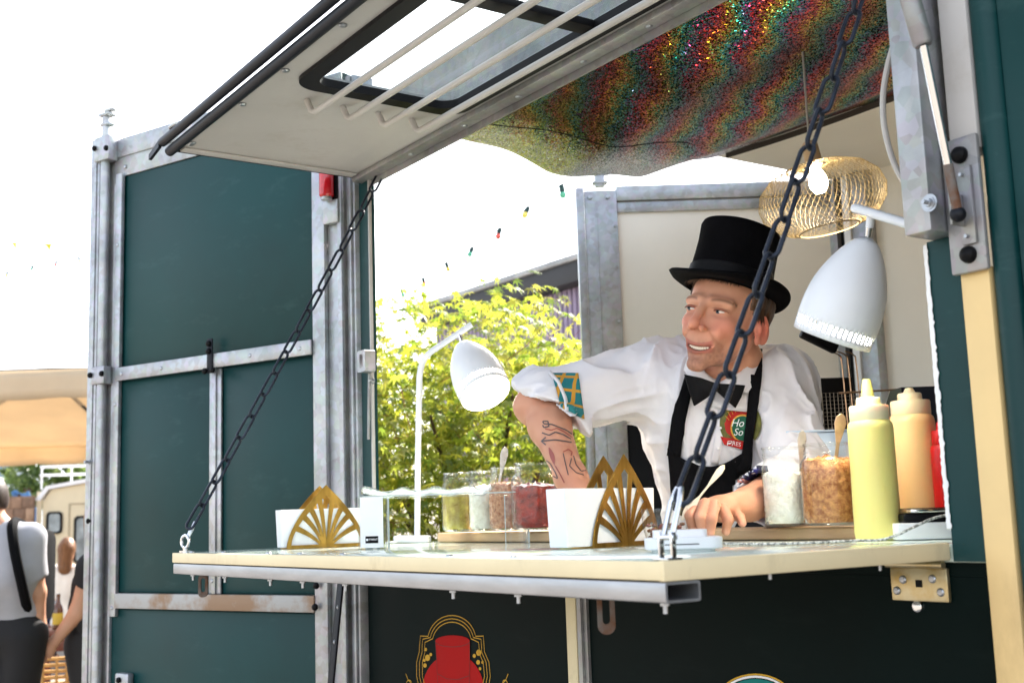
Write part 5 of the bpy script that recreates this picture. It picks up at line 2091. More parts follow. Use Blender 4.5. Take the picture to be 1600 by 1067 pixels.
for i in range(160):
    t_ = rs_.random()
    p0 = Vector(H(.078+rs_.uniform(-.003, .002), .03-.055*t_, .045-.035*rs_.random()))
    d_ = Vector(hx)*.12-Vector(hz)*.9-Vector(hy)*.35
    b.tube([p0, p0+d_*.009, p0+d_*.018], [.0009, .0007, .0002], 4, cap=False)
o = b.build('strands', HAIR, hair, smooth=0)
o['kind'] = 'stuff'
# top hat
FELT = mat('black_felt', (.0028, .0028, .0036), .95, 0, vs=20, var=.3, bump=.25, bs=600, spec=.08)
_hr = R(14.5)
tz = RT*math.sin(_hr)+UP*math.cos(_hr)
tz = tz+FW*.17
tz /= np.linalg.norm(tz)
ty_ = hy-tz*(hy @ tz)
ty_ /= np.linalg.norm(ty_)
tx_ = np.cross(ty_, tz)
hc = Vector(at(1138, 455, 2.395))
TM = Matrix(np.stack([tx_, ty_, tz], 1).tolist()).to_4x4()
TM = Matrix.Translation(hc) @ TM
hat = part('top_hat', FELT, lambda b: b.lathe([(.0835, -.006), (.0835, .004), (.0815, .030), (.0795, .06), (.0785, .09), (.0795, .112), (.0800, .121), (.0775, .1285), (.069, .132), (.04, .1335), (.0, .134)], 56, TM @ Matrix.Diagonal((1, 1.12, 1, 1))), cook, 60)
b = MB()
def brim(u, v):
    a = 2*math.pi*u
    r0, r1x, r1y = .080, .116, .142
    rx = r0+(r1x-r0)*v
    ry = r0*1.12+(r1y-r0*1.12)*v
    side = math.cos(a)**2
    z = v*v*(.014*side-.010*(1-side))+.0
    e = .006*max(0, v-.8)/.2
    return TM @ Vector((rx*math.cos(a), ry*math.sin(a), z+e))
b.grid(brim, 72, 10)
bmesh.ops.remove_doubles(b.bm, verts=b.bm.verts, dist=1e-5)
o = b.build('brim', FELT, hat, smooth=180)
k = o.modifiers.new('thickness', 'SOLIDIFY')
k.thickness = .005
k.offset = 0
b = MB()
b.lathe([(.0850, .002), (.0853, .004), (.0838, .034), (.081, .036)], 56, TM @ Matrix.Diagonal((1, 1.12, 1, 1)))
b.build('hat_band', TIE, hat)
b = MB()
b.ball((-.090, .02, .022), (.008, .022, .020), None, 14)
bmesh.ops.transform(b.bm, matrix=TM, verts=b.bm.verts)
b.build('band_bow', TIE, hat)
# tattoos on the right forearm
INK = mat('tattoo_ink', lin(92, 80, 78), .5, 0, var=.2)
INKR = mat('tattoo_red', lin(164, 82, 70), .5, 0, var=.2)
def tattoo(paths, w, m):
    for p_ in paths:
        patch('tattoo', strip(p_, w), max(6, len(p_)*4), 1, BB, .0011, m, bodyo, 0)
tattoo([[(846, 689), (868, 687), (893, 691)], [(853, 683), (846, 689), (853, 695)], [(850, 662), (862, 663), (885, 672), (896, 680)], [(850, 662), (848, 658), (856, 658), (858, 666), (850, 668), (848, 664)], [(847, 676), (858, 680), (868, 675), (880, 679), (892, 686)]], 2.0, INK)
tattoo([[(852, 670), (862, 672), (870, 669), (882, 675), (893, 683)]], 1.6, INKR)
tattoo([[(858, 699), (863, 712), (867, 728)]], lambda u: 7*math.sin(math.pi*min(.97, u+.05)), INKR)
tattoo([[(850, 716), (860, 724), (868, 738), (872, 748), (862, 742), (853, 730), (849, 720), (850, 716)], [(880, 708), (884, 726), (888, 742)], [(896, 712), (900, 726), (908, 736), (918, 734)], [(893, 716), (890, 728), (900, 738), (912, 742)]], 1.5, INK)
tattoo([[(880, 706), (888, 702), (894, 706), (892, 712)], [(868, 728), (876, 742), (882, 754)]], 1.8, INKR)
# ================================================================== lettering and emblems on the trailer side
YD = .0112
def plane_poly(name, pts, m, parent, lift, y0=YD):
    b = MB()
    vs = [b.bm.verts.new(on(x, y, 'y', y0-lift)) for x, y in pts]
    b.bm.faces.new(vs)
    return b.build(name, m, parent, smooth=0)
def plane_line(name, pts, w, m, parent, lift, closed=False):
    P_ = [Vector(on(x, y, 'y', YD-lift)) for x, y in pts]
    b = MB()
    L, Q = [], []
    n = len(P_)
    for i, p in enumerate(P_):
        a = P_[(i+1) % n] if (closed or i < n-1) else p
        c = P_[i-1] if (closed or i > 0) else p
        t = (a-c).normalized()
        s = Vector((-t.z, 0, t.x))*w/2
        L.append(b.bm.verts.new(p+s))
        Q.append(b.bm.verts.new(p-s))
    for i in range(n if closed else n-1):
        j = (i+1) % n
        b.bm.faces.new((L[i], L[j], Q[j], Q[i]))
    return b.build(name, m, parent, smooth=0)
SRED = mat('sign_red', lin(172, 12, 12), .6, 0, var=.05, spec=.15)
SGOLD = mat('sign_gold', lin(206, 160, 52), .45, 0, var=.06, spec=.15)
SDARK = mat('sign_dark_red', lin(70, 6, 8), .5, 0, var=.05)
STEAL = mat('sign_teal', lin(16, 120, 116), .45, 0, var=.05, spec=.15)
def arc(cx, cy, rx, ry, a0, a1, n=24):
    return [(cx+rx*math.cos(R(a0+(a1-a0)*k/n)), cy-ry*math.sin(R(a0+(a1-a0)*k/n))) for k in range(n+1)]
e1 = plane_poly('emblem', arc(708, 1082, 49, 62, 0, 360, 40)[:-1], SRED, T, .0004)
plane_poly('hat_crown', arc(707, 1001, 27, 8, 180, 0, 14)+[(734, 1030), (733, 1062), (715, 1066), (700, 1066), (684, 1060), (682, 1030)], SRED, e1, .0009)
plane_poly('hat_top', arc(707, 1001, 27, 9, 0, 360, 26)[:-1], SRED, e1, .0013)
plane_line('hat_outline', arc(707, 1001, 27, 9, 180, 360, 16), .0012, SDARK, e1, .0017)
plane_line('hat_outline', [(680, 1001), (682, 1030), (684, 1067)], .0012, SDARK, e1, .0017)
plane_line('hat_outline', [(734, 1001), (734, 1030), (733, 1067)], .0012, SDARK, e1, .0017)
plane_line('hat_outline', [(684, 1052), (698, 1060), (716, 1061), (733, 1055)], .0012, SDARK, e1, .0017)
for k, (s, o) in enumerate(((1.0, 0), (.90, 5), (.80, 10))):
    top = arc(706, 1002+o*.2, 37*s+1, 42*s-1, 168, 12, 18)
    left = [(top[0][0]-12, 993+o), (top[0][0]-13, 1006+o), (655+o*.9, 1018), (651+o*.9, 1034), (651+o*.9, 1056), (655+o, 1075)]
    right = [(top[-1][0]+12, 993+o), (top[-1][0]+13, 1006+o), (757-o*.9, 1018), (764-o*.9, 1034), (766-o*.9, 1056), (763-o, 1075)]
    plane_line('gold_frame', left[::-1]+top+right, .0020, SGOLD, e1, .0005)
for x, y, r in ((665, 1014, 2.2), (668, 1027, 4), (673, 1022, 2.2), (663, 1031, 2), (664, 1039, 2.8), (748, 1019, 4), (741, 1024, 2.5), (747, 1034, 3), (754, 1034, 2), (750, 1044, 2)):
    plane_poly('gold_dot', arc(x, y, r, r*1.25, 0, 360, 12)[:-1], SGOLD, e1, .0005)
for sgn, cx in ((1, 640), (-1, 788)):
    for j in range(3):
        plane_line('gold_scroll', [(cx+sgn*(6*math.cos(t)*(.4+.12*t)), 1066-7*math.sin(t)*(.4+.12*t)-j*0) for t in np.linspace(.3+j, 4.2+j*.6, 14)], .0018, SGOLD, e1, .0006+.0003*j)
    plane_line('gold_scroll', [(cx-sgn*6, 1052), (cx-sgn*2, 1062), (cx+sgn*8, 1072)], .002, SGOLD, e1, .0006)
e2 = plane_poly('emblem', arc(1180, 1110, 60, 50, 0, 360, 40)[:-1], STEAL, T, .0004)
plane_line('white_ring', arc(1180, 1110, 63, 53.5, 0, 360, 40)[:-1], .0035, WHITE, e2, .0009, True)
plane_line('gold_ring', arc(1180, 1110, 67, 57, 0, 360, 40)[:-1], .0028, SGOLD, e2, .0006, True)

# ================================================================== maple behind the open end
def leaf_outline():
    lobes = [(-128, .42), (-82, .68), (-40, .90), (0, 1.0), (40, .90), (82, .68), (128, .42)]
    pts = [(0, 0)]
    for i, (a, l) in enumerate(lobes):
        if i:
            am = R((lobes[i-1][0]+a)/2)
            pts.append((.30*math.sin(am), .30*math.cos(am)))
        for da, f in ((-9, .55), (0, 1.0), (9, .55)):
            pts.append((l*f*math.sin(R(a+da)), l*f*math.cos(R(a+da))))
    return np.array(pts)
LO = leaf_outline()
LV = np.concatenate([[[0, .12, .02]], np.c_[LO, -.32*(LO**2).sum(1)]])
LF = np.array([(0, i, i % (len(LV)-1)+1) for i in range(1, len(LV))])
def leaf_mat():
    m = bpy.data.materials.new('maple_leaf')
    m.use_nodes = True
    nt = m.node_tree
    nt.nodes.clear()
    N, Lk = nt.nodes.new, nt.links.new
    a = N('ShaderNodeAttribute')
    a.attribute_name = 'tone'
    d = N('ShaderNodeBsdfDiffuse')
    t = N('ShaderNodeBsdfTranslucent')
    g = N('ShaderNodeBsdfGlossy')
    g.inputs['Roughness'].default_value = .4
    g.inputs['Color'].default_value = (.8, .8, .8, 1)
    hs_ = N('ShaderNodeHueSaturation')
    hs_.inputs['Value'].default_value = 1.9
    hs_.inputs['Hue'].default_value = .485
    Lk(a.outputs['Color'], d.inputs['Color'])
    Lk(a.outputs['Color'], hs_.inputs['Color'])
    Lk(hs_.outputs[0], t.inputs['Color'])
    m1 = N('ShaderNodeMixShader')
    m1.inputs[0].default_value = .5
    Lk(d.outputs[0], m1.inputs[1])
    Lk(t.outputs[0], m1.inputs[2])
    m2 = N('ShaderNodeMixShader')
    m2.inputs[0].default_value = .05
    Lk(m1.outputs[0], m2.inputs[1])
    Lk(g.outputs[0], m2.inputs[2])
    o = N('ShaderNodeOutputMaterial')
    Lk(m2.outputs[0], o.inputs['Surface'])
    return m
LEAF = leaf_mat()
BARK = mat('maple_bark', lin(96, 78, 62), .85, 0, vs=20, var=.3, bump=.5)
TWIG = mat('red_twig', lin(140, 66, 50), .6, 0, var=.2)
def leaf_cols(n, r):
    base = np.array([lin(112, 128, 40), lin(134, 142, 42), lin(92, 114, 40), lin(150, 150, 54), lin(120, 132, 50)])
    return base[r.integers(0, len(base), n)]*r.uniform(.95, 1.4, (n, 1))
def rot_mats(yaw, pitch, roll):
    cy, sy, cp, sp, cr, sr = np.cos(yaw), np.sin(yaw), np.cos(pitch), np.sin(pitch), np.cos(roll), np.sin(roll)
    Z = np.zeros_like(cy)
    O = Z+1
    Rz = np.stack([np.stack([cy, -sy, Z], -1), np.stack([sy, cy, Z], -1), np.stack([Z, Z, O], -1)], -2)
    Rx = np.stack([np.stack([O, Z, Z], -1), np.stack([Z, cp, -sp], -1), np.stack([Z, sp, cp], -1)], -2)
    Ry = np.stack([np.stack([cr, Z, sr], -1), np.stack([Z, O, Z], -1), np.stack([-sr, Z, cr], -1)], -2)
    return Rz @ Rx @ Ry
def leaves_mesh(name, P, Rm, S, cols, LVv, LFf):
    n = len(P)
    V = (np.einsum('nij,kj->nki', Rm, LVv)*S[:, None, None]+P[:, None]).reshape(-1, 3)
    F = (LFf[None]+(np.arange(n)*len(LVv))[:, None, None]).reshape(-1, 3)
    me = bpy.data.meshes.new(name)
    me.vertices.add(len(V))
    me.vertices.foreach_set('co', V.astype(np.float32).ravel())
    me.loops.add(len(F)*3)
    me.loops.foreach_set('vertex_index', F.astype(np.int32).ravel())
    me.polygons.add(len(F))
    me.polygons.foreach_set('loop_start', np.arange(0, len(F)*3, 3, dtype=np.int32))
    me.update(calc_edges=True)
    paint(me, np.repeat(cols, len(LVv), 0))
    return me
def maple(c, rad, zc, n, label, px_of=None):
    t = thing('maple_tree', (c[0], c[1], 0), label, 'tree')
    b = MB()
    base = Vector((c[0], c[1], 0))
    rt = random.Random(2)
    tips = []
    b.tube([base, base+Vector((.04, .02, .45)), base+Vector((.0, .05, .8))], [.07, .055, .05], 10)
    b.build('trunk', BARK, t)
    for k in range(13):
        a = 2*math.pi*k/13+rt.uniform(-.2, .2)
        e = rt.uniform(.2, 1.25)
        end = Vector((c[0]+rad*.85*math.cos(a)*math.cos(e*.8), c[1]+rad*.85*math.sin(a)*math.cos(e*.8), zc+(.9*rad)*math.sin(e)-.25))
        p0 = base+Vector((0, .04, rt.uniform(.55, .8)))
        mid = p0.lerp(end, .5)+Vector((0, 0, .15))
        b = MB()
        b.tube(smooth_path([p0, mid, end], 5), list(np.linspace(.026, .005, 11)), 7)
        b.build('limb', BARK, t)
        tips.append((p0, mid, end))
    # leaf sprays: little layered fans of leaves at random places in the crown's outer part
    r = np.random.default_rng(5)
    ns = n//9
    th = r.uniform(0, 2*math.pi, ns)
    ph = np.arcsin(r.uniform(-.55, 1., ns))
    rr = rad*(.55+.45*r.random(ns)**.6)*(1+.13*np.sin(5*th+3*ph)+.10*np.sin(9*th-2*ph))
    SC = np.stack([c[0]+rr*np.cos(th)*np.cos(ph), c[1]+rr*np.sin(th)*np.cos(ph), zc+rr*.92*np.sin(ph)], 1)
    SC = SC[SC[:, 2] > .35]
    ns = len(SC)
    P = np.repeat(SC, 9, 0)+r.normal(0, 1, (ns*9, 3))*np.array([.085, .085, .035])
    yaw = np.repeat(r.uniform(0, 6.28, ns), 9)+r.normal(0, .9, ns*9)
    pitch = r.normal(-.45, .40, ns*9)
    roll = r.normal(0, .35, ns*9)
    Rm = rot_mats(yaw, pitch, roll)
    S = r.uniform(.034, .058, ns*9)
    cols = leaf_cols(ns*9, r)
    # the leaves that show largest become leaves of their own
    rel = P-CAM
    dep = rel @ FW
    sx_ = 800+FPX*(rel @ RT)/dep
    sy_ = 533.5-FPX*(rel @ UP)/dep
    vis = (sx_ > 590) & (sx_ < 885) & (sy_ > 430) & (sy_ < 835)
    cand = np.where(vis)[0]
    cand = cand[np.argsort(dep[cand]-S[cand]*6)][:300]
    keep = np.ones(len(P), bool)
    keep[cand] = False
    me = leaves_mesh('foliage', P[keep], Rm[keep], S[keep], cols[keep], LV, LF)
    o = link('foliage', me, LEAF, t)
    o['kind'] = 'stuff'
    shapes = []
    for k in range(5):
        m_ = leaves_mesh('leaf', np.zeros((1, 3)), np.eye(3)[None], np.ones(1), leaf_cols(1, r), LV, LF)
        m_.materials.append(LEAF)
        shapes.append(m_)
    for k, i in enumerate(cand):
        M4 = Matrix.Translation(P[i]) @ Matrix(Rm[i].tolist()).to_4x4() @ Matrix.Scale(float(S[i]), 4)
        inst('leaf', shapes[k % 5], t, M4)
    # twigs
    b = MB()
    for i in range(0, ns, 8):
        q = Vector(SC[i])
        d = Vector((r.normal(0, 1), r.normal(0, 1), r.normal(.2, .5))).normalized()*.16
        b.tube([q-d, q, q+d*.8+Vector((0, 0, .03))], [.0018, .0014, .0008], 4, cap=False)
    o = b.build('twigs', TWIG, t, smooth=0)
    o['kind'] = 'stuff'
    return t
mc = at(735, 640, 5.35)
maple((mc[0], mc[1]), 1.22, 1.20, 27000, 'bright yellow-green maple seen through the open end of the trailer')
# upright shoots above the crown
# ================================================================== building with dark eaves behind the maple
YB = 6.2
pe = on(775, 444, 'y', YB)
bl_ = thing('slatted_building', (-9, YB+1.5, 0), 'dark flat-roofed building with purple slatted wall behind the maple', 'building')
EAVE = mat('dark_eaves', lin(54, 56, 60), .7, 0, vs=3, var=.15)
b = MB()
b.box((-12.1, YB, pe[2]-.24), (-2.0, YB+4, pe[2]-.02), .01)
b.build('roof', EAVE, bl_)
b = MB()
b.box((-12.13, YB-.03, pe[2]-.02), (-2.0, YB+4.02, pe[2]+.05), .008)
b.build('roof_edge', GALVD, bl_)
b = MB()
b.box((-12.0, YB+.22, 0), (-2.1, YB+3.8, pe[2]-.245))
b.build('wall', mat('dark_wall', lin(62, 56, 72), .8, 0, var=.2), bl_)
SLAT = mat('purple_slat', lin(150, 136, 162), .7, 0, vs=6, var=.18)
b = MB()
b.box((-.03, -.012, 0), (.03, .012, pe[2]-.25), .002)
smh = b.mesh('slat')
smh.materials.append(SLAT)
for k in range(110):
    inst('slat', smh, bl_, Matrix.Translation((-11.97+k*.088, YB+.19, 0)))
# ================================================================== strings of lights and bunting
SOCK = mat('lamp_socket', lin(22, 58, 58), .5, 0, var=.1)
bulbc = [mat('bulb_red', lin(226, 96, 88), .25, 0, var=.05), mat('bulb_yellow', lin(232, 214, 110), .25, 0, var=.05), mat('bulb_green', lin(96, 180, 150), .25, 0, var=.05)]
def lights(pts, label, sizes, sag=.05):
    P_ = [Vector(at(*p)) for p in pts]
    t = thing('string_lights', P_[0], label, 'string lights', 'strings of coloured bulbs')
    b = MB()
    b.tube(P_, .003, 5)
    b.build('cable', mat('pale_cable', lin(96, 110, 110), .6), t)
    for i, p in enumerate(P_):
        if not sizes[i]:
            continue
        s = sizes[i]
        M4 = Matrix.Translation(p-Vector((0, 0, .002))) @ Matrix.Rotation(R(random.uniform(150, 200)), 4, 'X') @ Matrix.Scale(s, 4)
        b = MB()
        b.lathe([(0, -.004), (.012, -.003), (.014, .004), (.014, .034), (.012, .036)], 12, M4)
        q = b.build('socket', SOCK, t)
        b = MB()
        b.lathe([(.011, .034), (.017, .044), (.018, .054), (.012, .066), (0, .070)], 12, M4)
        b.build('bulb', bulbc[i % 3], q)
lights([(560, 492, 9.8), (597, 468, 9.2), (627, 452, 8.6), (661, 434, 8.0), (697, 410, 7.4), (738, 387, 6.8), (781, 357, 6.2), (825, 324, 5.7), (877, 289, 5.2), (960, 225, 4.6)], 'string of coloured bulbs rising behind the maple towards the far door', [0, .85, .85, .85, .85, .85, .85, .85, .85, 0])
lights([(-40, 436, 9), (12, 425, 9), (52, 415, 9), (88, 408, 9), (123, 402, 9), (190, 388, 9)], 'string of small dark bulbs in the sky left of the green door', [0, .6, .6, .6, .6, 0])
FLAG = mat('yellow_flag', lin(226, 214, 60), .7, 0, var=.06, sss=.0)
def bunting(pts, label, flags):
    P_ = [Vector(at(*p)) for p in pts]
    t = thing('bunting', P_[0], label, 'bunting', 'yellow bunting')
    b = MB()
    b.tube(P_, .002, 5)
    b.build('cord', OFFWHITE, t)
    for (x, y, d, s) in flags:
        p = Vector(at(x, y, d))
        b = MB()
        b.grid(lambda u, v: p+Vector(RT)*s*(u-.5)*(1-v)*1.3+Vector(RT)*.25*s*v-Vector((0, 0, 1))*s*.75*v+Vector(FW)*.02*math.sin(3*u+4*v), 4, 5)
        o = b.build('flag', FLAG, t, smooth=180)
        k = o.modifiers.new('thickness', 'SOLIDIFY')
        k.thickness = .002
bunting([(-60, 374, 9), (22, 379, 9), (75, 381, 9), (117, 379, 9), (190, 372, 9)], 'yellow pennants strung across the sky left of the green door', [(22, 379, 9, .055), (75, 381, 9, .065), (116, 379, 9, .03)])
bunting([(560, 214, 8), (648, 228, 8), (730, 236, 8)], 'single yellow pennant hanging below the hatch edge', [(648, 228, 8, .05)])
# ================================================================== market scene at the left
CANVAS = mat('tan_canvas', lin(226, 208, 180), .8, 0, vs=2, var=.05)
def translucent(m, amt):
    nt = m.node_tree
    b_ = nt.nodes['Principled BSDF']
    o = [n for n in nt.nodes if n.type == 'OUTPUT_MATERIAL'][0]
    t = nt.nodes.new('ShaderNodeBsdfTranslucent')
    src = b_.inputs['Base Color'].links[0].from_socket
    nt.links.new(src, t.inputs['Color'])
    mx = nt.nodes.new('ShaderNodeMixShader')
    mx.inputs[0].default_value = amt
    nt.links.new(b_.outputs[0], mx.inputs[1])
    nt.links.new(t.outputs[0], mx.inputs[2])
    nt.links.new(mx.outputs[0], o.inputs['Surface'])
translucent(CANVAS, .35)
hR = Vector((RT[0], RT[1], 0)).normalized()
hF = Vector((FW[0], FW[1], 0)).normalized()
pc_ = Vector(at(72, 700, 10.0))
pc_.z = 0
par = thing('parasol', pc_, 'large tan market parasol at the left edge above the people', 'parasol')
ZP = 2.40
HW = 2.0
def canopy(u, v):
    x, y = (u-.5)*2, (v-.5)*2
    m_ = max(abs(x), abs(y))
    return pc_+hR*x*HW+hF*y*HW+Vector((0, 0, ZP-.11*y+.36*(1-m_)-.03*(1-abs(x*y))*m_))
b = MB()
b.grid(canopy, 24, 24)
o = b.build('canopy', CANVAS, par, smooth=20)
k = o.modifiers.new('thickness', 'SOLIDIFY')
k.thickness = .004
def valance(a, c, flip):
    b = MB()
    def f(u, v):
        p = a.lerp(c, u)
        return p+Vector((0, 0, -.19*v-.012*abs(math.sin(u*22))*v))+flip*.012*math.sin(u*40)*v
    b.grid(f, 60, 3)
    o = b.build('valance', CANVAS, par, smooth=180)
    k = o.modifiers.new('thickness', 'SOLIDIFY')
    k.thickness = .003
cs4 = [pc_+hR*sx_*HW+hF*sy_*HW+Vector((0, 0, ZP-.11*sy_-.001)) for sx_, sy_ in ((-1, -1), (1, -1), (1, 1), (-1, 1))]
for i in range(4):
    valance(cs4[i], cs4[(i+1) % 4], hF if i % 2 == 0 else hR)
for i, p in enumerate(cs4+[(cs4[j]+cs4[(j+1) % 4])/2 for j in range(4)]):
    b = MB()
    b.bar(pc_+Vector((0, 0, ZP+.38)), Vector(p)+Vector((0, 0, -.03)), .035, .03)
    b.build('rib', DARKM, par)
b = MB()
pp = pc_+hR*HW*1.12
b.tube([pp, pp+Vector((0, 0, 2.3)), pp+Vector((0, 0, 2.38))-hR*.26], .035, 10)
b.build('mast', DARKM, par)
b = MB()
b.box(pp-Vector((.35, .35, 0)), pp+Vector((.35, .35, .08)), .01)
b.build('base', DARKM, par)

# cream caravan with a brown shingled flap
vc = Vector(at(112, 900, 14.0))
vc.z = 0
van = thing('caravan', vc, 'cream caravan with dark-edged windows and brown side flap behind the table', 'caravan')
VF = frame(vc, hR, hF, (0, 0, 1))
CRM = mat('caravan_cream', lin(222, 208, 176), .5, 0, vs=3, var=.05)
vx0 = -.36
b = MB()
b.prism([(vx0, .45), (3.0, .45), (3.0, 1.88), (2.6, 1.98), (vx0+.5, 1.98), (vx0+.1, 1.92), (vx0, 1.78)], 1.9, frame(vc, hR, (0, 0, 1), hF))
b.build('body', CRM, van)
b = MB()
b.prism([(vx0-.08, 1.80), (vx0+.05, 1.96), (vx0+.5, 2.03), (3.1, 2.03), (3.1, 1.985), (vx0+.5, 1.985), (vx0+.08, 1.925), (vx0-.02, 1.79)], 2.0, frame(vc-hF*.05, hR, (0, 0, 1), hF))
b.build('roof', WHITE, van)
for wx0, wx1, wz0, wz1 in ((-.31, -.12, 1.40, 1.66), (.02, .30, 1.05, 1.60), (.6, 1.4, 1.2, 1.62)):
    b = MB()
    b.holed(rrect(wx0, wz0, wx1, wz1, .05), rrect(wx0+.025, wz0+.025, wx1-.025, wz1-.025, .035), .03, frame(vc-hF*.022, hR, (0, 0, 1), hF))
    w_ = b.build('window', RUBBER, van)
    b = MB()
    b.prism(rrect(wx0+.02, wz0+.02, wx1-.02, wz1-.02, .035), .01, frame(vc-hF*.010, hR, (0, 0, 1), hF))
    b.build('pane', mat('caravan_glass', (.30, .34, .36), .12, .2, vs=4, var=.4), w_)
b = MB()
b.holed([(-.05, .5), (.36, .5), (.36, 1.75), (-.05, 1.75)], [(-.035, .515), (.345, .515), (.345, 1.735), (-.035, 1.735)], .008, frame(vc-hF*.008, hR, (0, 0, 1), hF))
b.build('door_line', mat('door_seam', lin(170, 156, 130), .6), van)
SHG = [mat('brown_shingle_%d' % i, lin(*c_), .8, 0, vs=20, var=.2) for i, c_ in enumerate(((150, 120, 98), (128, 102, 84), (168, 138, 114)))]
fo = vc-hR*.42-hF*.05
fl_ = MB()
fl_.box((-.42, -.045, 1.18), (.0, -.02, 1.85), .004, frame(fo, hR, hF, (0, 0, 1)))
flp = fl_.build('side_flap', SHG[1], van)
for r_ in range(5):
    for c_ in range(3):
        x0 = -.415+c_*.138+(.04 if r_ % 2 else 0)
        b = MB()
        b.box((x0, -.062+.004*((r_+c_) % 2), 1.19+r_*.13), (min(x0+.13, -.003), -.0455, 1.19+r_*.13+.125), .003, frame(fo, hR, hF, (0, 0, 1)))
        b.build('shingle', SHG[(r_*2+c_) % 3], flp)
b = MB()
b.bar(vc+hR*(-.40)+Vector((0, 0, .6)), vc+hR*(-.40)+Vector((0, 0, 1.9)), .05, .05)
b.build('flap_post', CRM, van)
for z_ in (2.10, 2.2):
    b = MB()
    b.tube([vc+hR*x_+hF*.2+Vector((0, 0, z_)) for x_ in (-.48, .3, 1.2)], .014, 6)
    b.build('roof_rail', WHITE, van)
for x_ in (-.46, -.1, .3):
    b = MB()
    b.tube([vc+hR*x_+hF*.2+Vector((0, 0, 1.93)), vc+hR*x_+hF*.2+Vector((0, 0, 2.21))], .012, 6)
    b.build('rail_post', WHITE, van)
for x_ in (.6, 2.3):
    b = MB()
    b.lathe([(0, -.08), (.2, -.1), (.31, -.08), (.31, .08), (0, .1)], 20, Matrix.Translation(vc+hR*x_+hF*.3+Vector((0, 0, .31))) @ rot_to(hF))
    b.build('wheel', RUBBER, van)

# far trees and blocks beyond the caravan
def roundtree(px, py, d, r, label, n=1500):
    c = at(px, py, d)
    t = thing('leafy_tree', (c[0], c[1], 0), label, 'tree')
    b = MB()
    b.tube([(c[0], c[1], 0), (c[0]+.1, c[1], c[2])], [.2, .08], 8)
    b.build('trunk', BARK, t)
    rg = np.random.default_rng(int(px)+3)
    D = rg.normal(0, 1, (n, 3))
    D /= np.linalg.norm(D, axis=1)[:, None]
    q = D*(r*(.45+.55*rg.random(n)**.5)*(1+.25*np.sin(D[:, 0]*7+px)*np.sin(D[:, 2]*6)))[:, None]
    P = q*np.array([1, 1, .85])+np.array([c[0], c[1], c[2]])
    Rm = rot_mats(rg.uniform(0, 6.28, n), rg.uniform(-1, 1, n), rg.uniform(-1, 1, n))
    LVq = np.array([[0, -.5, 0], [.35, 0, .05], [0, .55, 0], [-.35, 0, .05]])
    cc = np.array([lin(88, 112, 60), lin(110, 130, 70), lin(70, 92, 50)])[rg.integers(0, 3, n)]
    me = leaves_mesh('crown', P, Rm, rg.uniform(.22, .42, n)*r/1.6, cc, LVq, np.array([(0, 1, 2), (0, 2, 3)]))
    o = link('crown', me, LEAF, t)
    o['kind'] = 'stuff'
roundtree(88, 746, 24, .95, 'small leafy tree showing between the parasol and the caravan roof')
roundtree(42, 762, 23, .42, 'low bush left of the leafy tree beyond the caravan', 600)
FARW = mat('far_wall_pale', lin(196, 206, 216), .8, 0, vs=2, var=.05)
for (x0, x1, ytop, d, lab) in ((-60, 42, 716, 34, 'pale far apartment block at the left edge under the parasol'), (56, 190, 712, 40, 'blue-white far office block behind the leafy tree')):
    a_, c_ = at(x0, ytop, d), at(x1, ytop, d)
    w_ = float(np.linalg.norm(a_-c_))
    o_ = Vector((a_[0], a_[1], 0))
    t = thing('far_building', o_, lab, 'building')
    fm_ = frame(o_, hR, hF, (0, 0, 1))
    b = MB()
    b.box((0, 0, 0), (w_, 6, a_[2]), .02, fm_)
    b.build('wall', FARW, t)
    b = MB()
    b.box((-.1, -.1, a_[2]), (w_+.1, 6.1, a_[2]+.15), .02, fm_)
    b.build('roof', WHITE, t)
    for r_ in range(3):
        for k in range(int(w_/.8)):
            b = MB()
            b.box((.2+k*.8, -.02, a_[2]-.75-r_*.9), (.65+k*.8, .03, a_[2]-.25-r_*.9), .01, fm_)
            b.build('window', mat('far_window', lin(120, 140, 160), .3) if 'far_window' not in MATS else MATS['far_window'], t)
# blue tarp
b = MB()
tp = Vector(at(30, 790, 19))
b.grid(lambda u, v: tp+hR*(u-.5)*.28+Vector((0, 0, .22-.45*v+.03*math.sin(7*u)))+hF*(.5*v+.03*math.sin(9*u)), 10, 8)
o = b.build('blue_tarp', mat('blue_tarp', lin(70, 120, 180), .5, 0, var=.15))
k = o.modifiers.new('thickness', 'SOLIDIFY')
k.thickness = .01
tag(o, 'blue tarpaulin hanging beyond the man at the left edge', 'tarpaulin')
b = MB()
b.cyl((tp.x, tp.y, 0), (tp.x, tp.y, tp.z+.21), .03, 8)
b.build('pole', DARKM, o)

# table, bottle, wicker chair
MAHOG = mat('mahogany', lin(104, 52, 32), .45, 0, vs=6, var=.25, stretch=(.3, 3, 3))
tb_ = Vector(at(98, 985, 7.6))
tz_ = tb_.z
tb_.z = 0
t = thing('table', tb_, 'dark red wooden table behind the couple holding hands', 'table')
TF = frame(tb_, hR, hF, (0, 0, 1))
for k in range(5):
    b = MB()
    b.box((-.20, k*.135, tz_-.03), (.75, k*.135+.13, tz_), .003, TF)
    b.build('plank', MAHOG, t)
b = MB()
b.box((-.16, .03, tz_-.13), (.71, .06, tz_-.031), .003, TF)
b.build('apron_board', MAHOG, t)
for x_, y_ in ((-.14, .08), (.68, .08), (-.14, .58), (.68, .58), (.12, .08)):
    b = MB()
    b.box((x_-.03, y_-.03, 0), (x_+.03, y_+.03, tz_-.032), .003, TF)
    b.build('leg', MAHOG, t)
bp_ = Vector(at(90, 975, 7.75))
bp_.z = tz_+.001
t = thing('beer_bottle', bp_, 'small amber bottle with yellow label on the wooden table', 'bottle')
b = MB()
